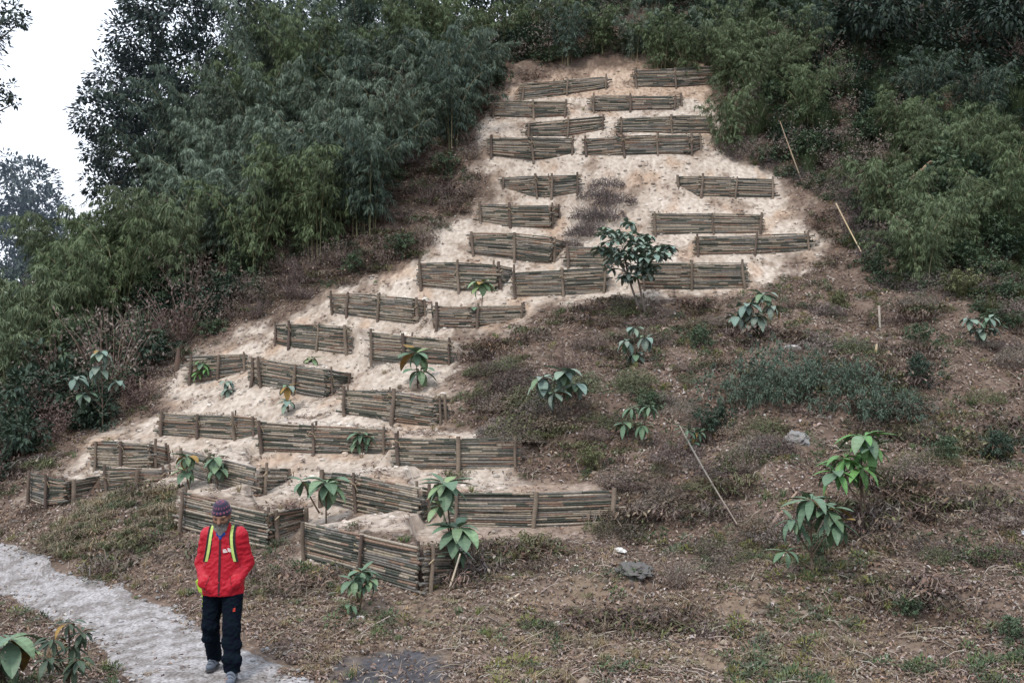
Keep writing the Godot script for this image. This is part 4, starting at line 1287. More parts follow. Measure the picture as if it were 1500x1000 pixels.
func build_stones() -> void:
	var mat := plain(0.9)
	mat.normal_enabled = true
	mat.normal_texture = bumps(25, 0.05, 5.0, 256)
	mat.uv1_triplanar = true
	mat.uv1_scale = Vector3(2.5, 2.5, 2.5)
	rng.seed = 91
	for r in [
		[1.47, -12.25, 0.24, Vector3(1.3, 0.4, 0.8), Color(0.10, 0.095, 0.09), "dark flat stone slab jutting out of the lower slope"],
		[-0.13, -19.35, 0.15, Vector3(1.1, 0.8, 0.9), Color(0.42, 0.41, 0.39), "white stone below the middle terrace among dead plants"],
		[4.36, -15.75, 0.22, Vector3(1.3, 0.8, 0.9), Color(0.20, 0.195, 0.19), "pale grey rock below the creeping bushes"],
		[6.40, -13.3, 0.12, Vector3(1.4, 0.5, 0.9), Color(0.50, 0.44, 0.38), "flat cream stone at the right edge of the slope"],
		[6.55, -13.0, 0.11, Vector3(1.3, 0.6, 0.8), Color(0.45, 0.46, 0.48), "small bluish white stone at the right edge of the slope"],
		[1.43, -13.8, 0.10, Vector3(1.4, 0.35, 0.8), Color(0.52, 0.51, 0.49), "thin white stone right of the lowest right fence"],
		[0.53, -11.35, 0.06, Vector3(1.2, 0.7, 0.9), Color(0.58, 0.55, 0.5), "small white stone on the lower slope, left of two"],
		[0.66, -11.42, 0.05, Vector3(1.1, 0.8, 0.9), Color(0.56, 0.53, 0.48), "small white stone on the lower slope, right of two"],
		[-1.72, -11.7, 0.055, Vector3(1.2, 0.8, 0.9), Color(0.50, 0.47, 0.45), "small pale stone beside the small dark rhododendron"],
		[-2.05, -24.15, 0.09, Vector3(1.2, 0.9, 0.9), Color(0.58, 0.55, 0.49), "white stone at the left post of a middle fence"],
		[-2.35, -22.4, 0.11, Vector3(1.3, 0.7, 1.0), Color(0.58, 0.52, 0.45), "rounded pale stone on the terrace between two middle fences"],
		[5.85, -16.2, 0.1, Vector3(1.5, 0.4, 0.8), Color(0.50, 0.47, 0.44), "flat pale stone beside the creeping bushes"],
		[5.2, -19.0, 0.12, Vector3(1.5, 0.4, 0.8), Color(0.52, 0.50, 0.50), "whitish slab high on the brown slope"]]:
		var m := rock_mesh(rng.randi() % 999, 3, 0.3, r[4], mat)
		var o := thing_mesh("stone", m, on_ground(r[0], r[1], r[2] * r[3].y * 0.05), r[5], "stone", "")
		o.basis = Basis(Vector3.UP, rng.randf() * TAU if r[2] < 0.25 else 0.25).scaled_local(r[3] * r[2])

func dead_pole(called: String, a: Vector3, b: Vector3, r0: float, r1: float, col: Color, label: String, category: String) -> void:
	var s := Shape.new()
	limb(s, Vector3.ZERO, b - a, r0, r1, col, 0.0, 6, 0.012)
	thing_mesh(called, s.mesh(leaf_mats["bark"]), a, label, category)

func build_dead_wood() -> void:
	rng.seed = 95
	dead_pole("fallen_pole", on_ground(2.67, -16.3, 0.4), on_ground(2.98, -13.6, 0.12), 0.016, 0.011, Color(0.20, 0.17, 0.14), "long thin pale pole lying down the brown slope", "pole")
	dead_pole("dry_cane", on_ground(8.15, -25.6, 0.45), on_ground(8.05, -23.5, 0.15), 0.02, 0.014, Color(0.36, 0.29, 0.19), "straw-coloured cane lying beside the jungle edge", "cane")
	var foot := on_ground(7.86, -27.5, 0.0)
	dead_pole("dry_cane", foot, foot + Vector3(-0.55, 1.75, -0.2), 0.02, 0.012, Color(0.30, 0.24, 0.17), "standing dry cane leaning left above the terraces", "cane")
	foot = on_ground(7.3, -20.26, -0.1)
	dead_pole("stake", foot, foot + Vector3(-0.02, 0.55, 0), 0.026, 0.022, Color(0.42, 0.36, 0.29), "short upright pale stake on the brown slope", "stake")
	foot = on_ground(6.57, -18.55, -0.08)
	dead_pole("stake", foot, foot + Vector3(0.05, 0.36, 0), 0.026, 0.022, Color(0.45, 0.36, 0.25), "short leaning stake above the creeping bushes", "stake")
	dead_pole("dead_branch", on_ground(3.35, -13.4, 0.05), on_ground(3.85, -13.9, 0.07), 0.035, 0.02, Color(0.25, 0.19, 0.15), "brown dead branch lying left of the slender rhododendron", "branch")
	foot = on_ground(10.35, -26.4, 0.25)
	dead_pole("broken_stump", foot, foot + Vector3(0.55, 0.5, 0), 0.08, 0.05, Color(0.23, 0.17, 0.12), "broken leaning trunk in the right jungle", "stump")
	foot = on_ground(-8.3, -22.9, -0.1)
	dead_pole("stake", foot, foot + Vector3(-0.02, 0.5, 0), 0.024, 0.02, Color(0.36, 0.29, 0.21), "thin stake at the dark thicket's edge", "stake")
	foot = on_ground(-7.75, -23.6, -0.1)
	dead_pole("rotten_stump", foot, foot + Vector3(0.06, 0.6, 0), 0.075, 0.04, Color(0.12, 0.085, 0.065), "rotten brown stump left of the upper left fence", "stump")
	dead_pole("fallen_pole", on_ground(-0.05, -11.9, 0.03), on_ground(0.5, -12.6, 0.05), 0.02, 0.015, Color(0.47, 0.42, 0.34), "short pale stick lying below the lowest right fence", "stick")
	foot = on_ground(-0.75, -12.35, 0.0)
	dead_pole("stick", foot, foot + Vector3(0.13, 0.42, 0.0), 0.014, 0.01, Color(0.5, 0.44, 0.36), "pale stick leaning beside the nearest fence's end", "stick")

# ---------------------------------------------------------------- the hiker
func field_at(prims: Array, k: float, p: Vector3) -> float:
	var f := 9.0
	for q in prims:
		f = smin(f, prim_distance(q, p), k)
	return f

func smin(a: float, b: float, k: float) -> float:
	var h := maxf(k - absf(a - b), 0.0) / k
	return minf(a, b) - h * h * k * 0.25

func prim_distance(q: Array, p: Vector3) -> float:
	var a: Vector3 = q[0]
	var ab: Vector3 = q[1] - a
	var s: Vector3 = q[4] if q.size() > 4 else Vector3.ONE
	var pa := (p - a) / s
	ab /= s
	var l := ab.length_squared()
	var t := clampf(pa.dot(ab) / l, 0.0, 1.0) if l > 1e-9 else 0.0
	return (pa.distance_to(ab * t) - lerpf(q[2], q[3], t)) * minf(s.x, minf(s.y, s.z))

func skin(prims: Array, k: float, cell: float, cuts: Array, paint: Callable, mat: Material, wrinkle := 0.0) -> ArrayMesh:
	# one continuous surface round tapered bones (surface nets); cuts are half spaces [normal, offset] kept where n.p > offset
	var lo := Vector3.ONE * 99.0
	var hi := -lo
	for q in prims:
		var s: Vector3 = q[4] if q.size() > 4 else Vector3.ONE
		for e in [0, 1]:
			var r: Vector3 = s * q[2 + e]
			lo = lo.min(q[e] - r); hi = hi.max(q[e] + r)
	lo -= Vector3.ONE * (cell * 2.5 + k * 0.3)
	hi += Vector3.ONE * (cell * 2.5 + k * 0.3)
	var n := Vector3i((hi - lo) / cell) + Vector3i.ONE
	var g := PackedFloat32Array()
	g.resize(n.x * n.y * n.z)
	g.fill(9.0)
	for q in prims:
		var s: Vector3 = q[4] if q.size() > 4 else Vector3.ONE
		var m: Vector3 = s * maxf(q[2], q[3]) + Vector3.ONE * (k + cell * 2.0)
		var p0 := Vector3i(((q[0] as Vector3).min(q[1]) - m - lo) / cell).clamp(Vector3i.ZERO, n - Vector3i.ONE)
		var p1 := Vector3i(((q[0] as Vector3).max(q[1]) + m - lo) / cell).clamp(Vector3i.ZERO, n - Vector3i.ONE)
		for z in range(p0.z, p1.z + 1):
			for y in range(p0.y, p1.y + 1):
				var o := (z * n.y + y) * n.x
				for x in range(p0.x, p1.x + 1):
					g[o + x] = smin(g[o + x], prim_distance(q, lo + Vector3(x, y, z) * cell), k)
	for c in cuts:
		for z in n.z:
			for y in n.y:
				for x in n.x:
					var o := (z * n.y + y) * n.x + x
					g[o] = maxf(g[o], c[1] - (lo + Vector3(x, y, z) * cell).dot(c[0]))
	var at := {}
	var v := PackedVector3Array()
	var nn := PackedVector3Array()
	var cc := PackedColorArray()
	var step := PackedInt32Array([1, n.x, n.x * n.y])
	for z in n.z - 1:
		for y in n.y - 1:
			for x in n.x - 1:
				var o := (z * n.y + y) * n.x + x
				var inside := 0
				for e in 8:
					if g[o + (e & 1) + ((e >> 1) & 1) * step[1] + (e >> 2) * step[2]] < 0.0: inside += 1
				if inside == 0 or inside == 8: continue
				var sum := Vector3.ZERO
				var count := 0
				for e in 8:
					for ax in 3:
						if e & (1 << ax): continue
						var a := o + (e & 1) + ((e >> 1) & 1) * step[1] + (e >> 2) * step[2]
						var b: int = a + step[ax]
						if (g[a] < 0.0) == (g[b] < 0.0): continue
						var q := Vector3(e & 1, (e >> 1) & 1, e >> 2)
						q[ax] += g[a] / (g[a] - g[b])
						sum += q
						count += 1
				var p := lo + (Vector3(x, y, z) + sum / count) * cell
				at[o] = v.size()
				v.append(p)
				var grad := Vector3(g[o + 1] - g[o] + g[o + 1 + step[1] + step[2]] - g[o + step[1] + step[2]], g[o + step[1]] - g[o] + g[o + 1 + step[1] + step[2]] - g[o + 1 + step[2]], g[o + step[2]] - g[o] + g[o + 1 + step[1] + step[2]] - g[o + 1 + step[1]])
				nn.append(grad.normalized())
				cc.append(paint.call(p))
	var idx := PackedInt32Array()
	for z in range(1, n.z - 1):
		for y in range(1, n.y - 1):
			for x in range(1, n.x - 1):
				var o := (z * n.y + y) * n.x + x
				for ax in 3:
					var b: int = o + step[ax]
					if (g[o] < 0.0) == (g[b] < 0.0): continue
					var u: int = step[(ax + 1) % 3]
					var w: int = step[(ax + 2) % 3]
					var q := [at[o - u - w], at[o - w], at[o], at[o - u]]
					if g[o] < 0.0: idx.append_array(PackedInt32Array([q[0], q[2], q[1], q[0], q[3], q[2]]))
					else: idx.append_array(PackedInt32Array([q[0], q[1], q[2], q[0], q[2], q[3]]))
	if wrinkle > 0.0:
		# folds in the cloth: push the surface in and out, then take the normals anew
		for i in v.size():
			var p := v[i]
			var w := absf(noise_b.get_noise_3d(p.x * 7.0 + p.y * 5.0, p.y * 13.0 - p.x * 6.0, p.z * 7.0)) * 1.6 - 0.35 + 0.5 * noise_b.get_noise_3d(p.x * 18.0, p.y * 22.0, p.z * 18.0)
			v[i] = p + nn[i] * wrinkle * w
		nn.fill(Vector3.ZERO)
		for i in range(0, idx.size(), 3):
			var f := (v[idx[i + 2]] - v[idx[i]]).cross(v[idx[i + 1]] - v[idx[i]])
			for e in 3: nn[idx[i + e]] += f
		for i in nn.size(): nn[i] = nn[i].normalized()
	var arr := []
	arr.resize(Mesh.ARRAY_MAX)
	arr[Mesh.ARRAY_VERTEX] = v
	arr[Mesh.ARRAY_NORMAL] = nn
	arr[Mesh.ARRAY_COLOR] = cc
	arr[Mesh.ARRAY_INDEX] = idx
	var m := ArrayMesh.new()
	m.add_surface_from_arrays(Mesh.PRIMITIVE_TRIANGLES, arr)
	m.surface_set_material(0, mat)
	return m

func front_of(prims: Array, k: float, x: float, y: float, from := 0.5, step := -0.004) -> float:
	var z := from
	while absf(z) < 0.8:
		if field_at(prims, k, Vector3(x, y, z)) < 0.0: return z
		z += step
	return 0.0

func ribbon(points: PackedVector3Array, across: Vector3, width: float, thick: float, col: Color) -> Shape:
	# a flat strap with thickness that follows the points
	var s := Shape.new()
	for i in points.size() - 1:
		var a := points[i]
		var b := points[i + 1]
		var n := across.cross(b - a).normalized() * thick
		var w := across * width * 0.5
		for q in [[a - w + n, b - w + n, b + w + n, a + w + n], [a + w, b + w, b - w, a - w], [a + w + n, b + w + n, b + w, a + w], [a - w, b - w, b - w + n, a - w + n]]:
			s.tri(q[0], q[1], q[2], col)
			s.tri(q[0], q[2], q[3], col)
	return s

func build_hiker() -> void:
	var here := on_ground(-2.83, -10.05, 0.02)
	var root := base_node("person", here, "person in red jacket and patterned cap walking on the trail, hands in pockets", "person")
	var cloth := plain(0.75)
	cloth.rim_enabled = true
	cloth.rim = 0.25
	var shell := plain(0.5)
	var dull := plain(0.9)
	dull.metallic_specular = 0.15
	var flesh := plain(0.55)
	flesh.subsurf_scatter_enabled = true
	flesh.subsurf_scatter_strength = 0.1
	var one := func(c: Color) -> Callable: return func(p: Vector3) -> Color: return c * (0.94 + 0.12 * noise_c.get_noise_3dv(p * 14.0))
	# body: one continuous figure
	var hip_l := Vector3(-0.09, 0.87, -0.07)
	var hip_r := Vector3(0.09, 0.87, -0.07)
	var knee_l := Vector3(-0.125, 0.49, -0.06)
	var knee_r := Vector3(0.115, 0.49, 0.06)
	var ankle_l := Vector3(-0.15, 0.115, -0.3)
	var ankle_r := Vector3(0.135, 0.09, 0.1)
	var sh_l := Vector3(-0.155, 1.375, -0.06)
	var sh_r := Vector3(0.155, 1.375, -0.06)
	var el_l := Vector3(-0.222, 1.08, -0.11)
	var el_r := Vector3(0.212, 1.08, -0.11)
	var wr_l := Vector3(-0.155, 0.93, 0.055)
	var wr_r := Vector3(0.15, 0.93, 0.055)
	var head := Vector3(0.0, 1.575, 0.035)
	var skin_col := Color(0.23, 0.13, 0.088)
	var bow := Basis(Vector3.RIGHT, 0.36)
	part("body", skin([
		[hip_l, knee_l, 0.075, 0.05], [knee_l, ankle_l, 0.05, 0.036], [hip_r, knee_r, 0.075, 0.05], [knee_r, ankle_r, 0.05, 0.036],
		[ankle_l, ankle_l + Vector3(0, -0.05, 0.12), 0.034, 0.028], [ankle_r, ankle_r + Vector3(0, -0.04, 0.13), 0.034, 0.028],
		[Vector3(0, 0.9, -0.06), Vector3(0, 1.3, -0.06), 0.11, 0.12], [sh_l, sh_r, 0.06, 0.06],
		[sh_l, el_l, 0.048, 0.04], [el_l, wr_l, 0.04, 0.028], [sh_r, el_r, 0.048, 0.04], [el_r, wr_r, 0.04, 0.028],
		[Vector3(0, 1.36, -0.05), Vector3(0, 1.52, -0.01), 0.055, 0.055],
		[head + bow * Vector3(0, 0.03, -0.015), head + bow * Vector3(0, -0.02, 0.0), 0.088, 0.078, Vector3(0.88, 1.0, 1.06)],
		[head + bow * Vector3(0, -0.05, 0.03), head + bow * Vector3(0, -0.085, 0.045), 0.058, 0.038],
		[head + bow * Vector3(0, 0.012, 0.085), head + bow * Vector3(0, -0.03, 0.108), 0.010, 0.017],
		[head + bow * Vector3(-0.045, 0.022, 0.068), head + bow * Vector3(0.045, 0.022, 0.068), 0.017, 0.017],
		[head + bow * Vector3(-0.05, -0.025, 0.052), head + bow * Vector3(-0.03, -0.03, 0.064), 0.022, 0.02], [head + bow * Vector3(0.05, -0.025, 0.052), head + bow * Vector3(0.03, -0.03, 0.064), 0.022, 0.02],
		[head + bow * Vector3(-0.084, 0.01, -0.01), head + bow * Vector3(-0.08, -0.035, -0.005), 0.018, 0.012, Vector3(0.6, 1, 1)], [head + bow * Vector3(0.084, 0.01, -0.01), head + bow * Vector3(0.08, -0.035, -0.005), 0.018, 0.012, Vector3(0.6, 1, 1)],
	], 0.02, 0.0095, [], one.call(skin_col), flesh), root)
	for s in [-1, 1]:
		part("eye", skin([[head + bow * Vector3(s * 0.032, 0.001, 0.077), head + bow * Vector3(s * 0.032, 0.001, 0.077), 0.012, 0.012]], 0.004, 0.004, [], one.call(Color(0.05, 0.035, 0.03)), flesh), root)
	part("beard", skin([
		[head + bow * Vector3(-0.058, -0.045, 0.03), head + bow * Vector3(-0.03, -0.105, 0.075), 0.026, 0.032], [head + bow * Vector3(0.058, -0.045, 0.03), head + bow * Vector3(0.03, -0.105, 0.075), 0.026, 0.032],
		[head + bow * Vector3(0, -0.085, 0.085), head + bow * Vector3(0, -0.15, 0.085), 0.036, 0.028], [head + bow * Vector3(-0.032, -0.055, 0.092), head + bow * Vector3(0.032, -0.055, 0.092), 0.013, 0.013]],
		0.02, 0.007, [], func(p: Vector3) -> Color: return Color(0.05, 0.045, 0.042).lerp(Color(0.26, 0.25, 0.24), clampf((head.y - 0.085 - p.y) * 14.0 + 0.5 * noise_c.get_noise_3dv(p * 30.0), 0.0, 1.0)), plain(0.9)), root)
	part("cap", skin([
		[head + bow * Vector3(0, 0.045, -0.02), head + bow * Vector3(0, 0.062, -0.022), 0.104, 0.092, Vector3(0.92, 0.98, 1.07)], [head + bow * Vector3(0, 0.02, -0.085), head + bow * Vector3(0, -0.03, -0.10), 0.045, 0.02]],
		0.03, 0.008, [[bow * Vector3(0, 0.94, -0.34).normalized(), (head + bow * Vector3(0, 0.024, 0.07)).dot(bow * Vector3(0, 0.94, -0.34).normalized())]],
		func(p: Vector3) -> Color:
			var d := bow.inverse() * (p - head)
			var a := atan2(d.x, d.z) * 0.1 / 0.042
			var h := d.y / 0.042
			var row := floorf(h)
			var u := a + 0.5 * fposmod(row, 2.0)
			var du := Vector2(u - roundf(u), h - row - 0.5).length()
			if du < 0.16: return Color(0.26, 0.06, 0.06)
			if du < 0.32: return Color(0.06, 0.035, 0.075)
			return Color(0.022, 0.016, 0.036), cloth), root)
	# trousers
	var navy := Color(0.0075, 0.0085, 0.014)
	part("trousers", skin([
		[hip_l + Vector3(0, 0.04, 0), knee_l, 0.11, 0.082], [knee_l, ankle_l + Vector3(0, 0.0, 0), 0.082, 0.074], [hip_r + Vector3(0, 0.04, 0), knee_r, 0.11, 0.084], [knee_r, ankle_r + Vector3(0, 0.0, 0), 0.084, 0.078],
		[Vector3(-0.05, 0.93, -0.06), Vector3(0.05, 0.93, -0.06), 0.125, 0.125],
		[knee_r + Vector3(-0.03, -0.12, 0.03), knee_r + Vector3(0.06, -0.15, 0.02), 0.06, 0.05], [ankle_r + Vector3(-0.03, 0.13, 0.03), ankle_r + Vector3(0.04, 0.11, 0.02), 0.062, 0.06],
		[knee_l + Vector3(-0.02, -0.12, 0.0), knee_l + Vector3(0.03, -0.15, -0.04), 0.06, 0.05],
	], 0.03, 0.0115, [[Vector3.UP, 0.085]], one.call(navy), dull, 0.012), root)
	var mark := Shape.new()
	for k in 3: mark.tri(Vector3(0.0, 0.012 * k, 0), Vector3(0.014 + 0.006 * k, 0.012 * k + 0.014, 0), Vector3(0.03, 0.012 * k, 0.0), Color(0.5, 0.05, 0.03))
	var mo := part("trouser_emblem", mark.mesh(cloth), root)
	mo.position = Vector3(0.135, 0.665, 0.108)
	# boots
	for b in [[ankle_l, 0.16, -0.02], [ankle_r, 0.0, 0.12]]:
		var a: Vector3 = b[0]
		var g := a.y - 0.055
		var boot := part("boot", skin([[Vector3(a.x, g + 0.03, a.z - 0.03), Vector3(a.x + b[2] * 0.2, g + 0.005, a.z + 0.15), 0.046, 0.042, Vector3(0.95, 0.9, 1)], [a + Vector3(0, 0.05, -0.01), a + Vector3(0, -0.02, 0.0), 0.052, 0.05], [a + Vector3(0, 0.0, 0.03), a + Vector3(0, -0.035, 0.1), 0.042, 0.035]], 0.025, 0.009, [[Vector3.UP, g - 0.028]], func(p: Vector3) -> Color: return Color(0.10, 0.12, 0.15).lerp(Color(0.03, 0.035, 0.045), clampf(sin(p.z * 130.0) * 2.0, 0.0, 1.0) if p.y > g + 0.03 and p.z > a.z + 0.02 else 0.0), cloth), root)
		part("sole", skin([[Vector3(a.x, g - 0.026, a.z - 0.04), Vector3(a.x + b[2] * 0.2, g - 0.03, a.z + 0.155), 0.048, 0.045, Vector3(1, 0.36, 1)]], 0.01, 0.009, [], one.call(Color(0.03, 0.03, 0.032)), cloth), boot)
	# jacket
	var jk := [
		[Vector3(-0.075, 0.83, -0.05), Vector3(-0.08, 1.3, -0.065), 0.128, 0.115], [Vector3(0.075, 0.83, -0.05), Vector3(0.08, 1.3, -0.065), 0.128, 0.115],
		[Vector3(0, 0.83, -0.035), Vector3(0, 1.32, -0.05), 0.138, 0.12],
		[sh_l + Vector3(0.03, 0.0, 0), sh_r + Vector3(-0.03, 0.0, 0), 0.078, 0.078],
		[sh_l, el_l, 0.078, 0.066], [el_l, wr_l, 0.067, 0.054], [sh_r, el_r, 0.078, 0.066], [el_r, wr_r, 0.067, 0.054],
		[el_l + Vector3(0.015, 0.05, 0.03), el_l + Vector3(-0.02, 0.03, 0.0), 0.058, 0.052], [el_r + Vector3(-0.015, 0.05, 0.03), el_r + Vector3(0.02, 0.03, 0.0), 0.058, 0.052],
		[wr_l, wr_l + Vector3(0.05, -0.05, 0.01), 0.052, 0.042], [wr_r, wr_r + Vector3(-0.05, -0.05, 0.01), 0.052, 0.042],
		[Vector3(0, 1.39, -0.04), Vector3(0, 1.475, -0.015), 0.1, 0.078],
	]
	var red := Color(0.37, 0.010, 0.024)
	var jacket := part("jacket", skin(jk, 0.03, 0.0105, [[Vector3.UP, 0.80], [Vector3(0, -0.92, 0.40), -1.385]], one.call(red), shell, 0.009), root)
	var zip := Shape.new()
	var zp := PackedVector3Array()
	for k in 16: zp.append(Vector3(0.0, lerpf(0.815, 1.44, k / 15.0), front_of(jk, 0.03, 0.0, lerpf(0.815, 1.44, k / 15.0)) - 0.002))
	part("zip", ribbon(zp, Vector3.RIGHT, 0.02, 0.009, Color(0.05, 0.01, 0.015)).mesh(cloth), jacket)
	for s in [-1, 1]:
		var qp := PackedVector3Array()
		for k in 7:
			var t := k / 6.0
			var x: float = s * lerpf(0.095, 0.14, t)
			var y := lerpf(1.0, 0.87, t)
			qp.append(Vector3(x, y, front_of(jk, 0.03, x, y) - 0.002))
		part("pocket_seam", ribbon(qp, Vector3.LEFT, 0.007, 0.006, Color(0.12, 0.01, 0.015)).mesh(cloth), jacket)
	# collar showing blue lining
	part("neck_lining", skin([[Vector3(-0.02, 1.40, 0.055), Vector3(0.02, 1.40, 0.055), 0.026, 0.026], [Vector3(0, 1.40, 0.055), Vector3(0, 1.36, 0.065), 0.026, 0.016]], 0.01, 0.007, [], one.call(Color(0.02, 0.06, 0.30)), cloth), jacket)
	# white emblem on the chest: three nested quarter arcs and a bar of lettering
	var e := Shape.new()
	var white := Color(0.75, 0.75, 0.75)
	for k in 3:
		var r0 := 0.010 + 0.011 * k
		for q in 5:
			var a0 := PI * 0.5 * q / 5.0
			var a1 := PI * 0.5 * (q + 1) / 5.0
			var p := [Vector3(cos(a0), sin(a0), 0) * r0, Vector3(cos(a1), sin(a1), 0) * r0, Vector3(cos(a1), sin(a1), 0) * (r0 + 0.007), Vector3(cos(a0), sin(a0), 0) * (r0 + 0.007)]
			e.tri(p[0], p[1], p[2], white); e.tri(p[0], p[2], p[3], white)
	for k in 3: e.box(Vector3(-0.045, 0.002 + 0.012 * k, -0.001), Vector3(-0.004 - 0.006 * k, 0.009 + 0.012 * k, 0.001), white)
	var eo := part("emblem", e.mesh(cloth), jacket)
	eo.position = Vector3(0.075, 1.225, front_of(jk, 0.03, 0.075, 1.24) + 0.006)
	eo.rotation = Vector3(-0.08, 0.28, 0.12)
	# backpack: a thing of its own on the hiker's back
	var pack := base_node("backpack", here, "backpack with neon yellow-green shoulder straps worn over the red jacket", "backpack")
	part("bag", skin([[Vector3(-0.08, 1.0, -0.27), Vector3(-0.07, 1.34, -0.26), 0.10, 0.09], [Vector3(0.08, 1.0, -0.27), Vector3(0.07, 1.34, -0.26), 0.10, 0.09], [Vector3(0, 1.02, -0.34), Vector3(0, 1.2, -0.34), 0.09, 0.08]], 0.05, 0.016, [], one.call(Color(0.05, 0.055, 0.06)), cloth), pack)
	for s in [-1, 1]:
		var sp := PackedVector3Array()
		sp.append(Vector3(s * 0.10, 1.40, -0.20))
		sp.append(Vector3(s * 0.1, 1.458, -0.11))
		sp.append(Vector3(s * 0.104, 1.462, -0.04))
		for k in 9:
			var t := k / 8.0
			var x: float = s * lerpf(0.105, 0.145, t * t)
			var y := lerpf(1.44, 1.13, t)
			sp.append(Vector3(x, y, front_of(jk, 0.03, x, y) + 0.002))
		part("strap", ribbon(sp, Vector3.LEFT, 0.056, 0.011, Color(0.012, 0.012, 0.015)).mesh(cloth), pack)
		var st := PackedVector3Array()
		for p in sp: st.append(p + Vector3(-s * 0.006, 0.004, 0.009))
		part("strap_band", ribbon(st, Vector3.LEFT, 0.026, 0.006, Color(0.40, 0.52, 0.15)).mesh(cloth), pack)
	var tail := PackedVector3Array([Vector3(-0.2, 1.0, -0.2), Vector3(-0.25, 0.93, -0.18), Vector3(-0.255, 0.82, -0.18), Vector3(-0.235, 0.72, -0.2), Vector3(-0.24, 0.62, -0.2)])
	part("loose_strap", ribbon(tail, Vector3(1, 0, 0.2).normalized(), 0.028, 0.005, Color(0.38, 0.62, 0.06)).mesh(cloth), pack)
	var tail2 := PackedVector3Array([Vector3(-0.22, 0.97, -0.22), Vector3(-0.285, 0.90, -0.17), Vector3(-0.27, 0.84, -0.18), Vector3(-0.25, 0.79, -0.18)])
	part("loose_strap", ribbon(tail2, Vector3(1, 0, -0.3).normalized(), 0.05, 0.005, Color(0.40, 0.60, 0.08)).mesh(cloth), pack)

# ---------------------------------------------------------------- the scene
func tone(c: Color) -> Color:
	return c.linear_to_srgb()

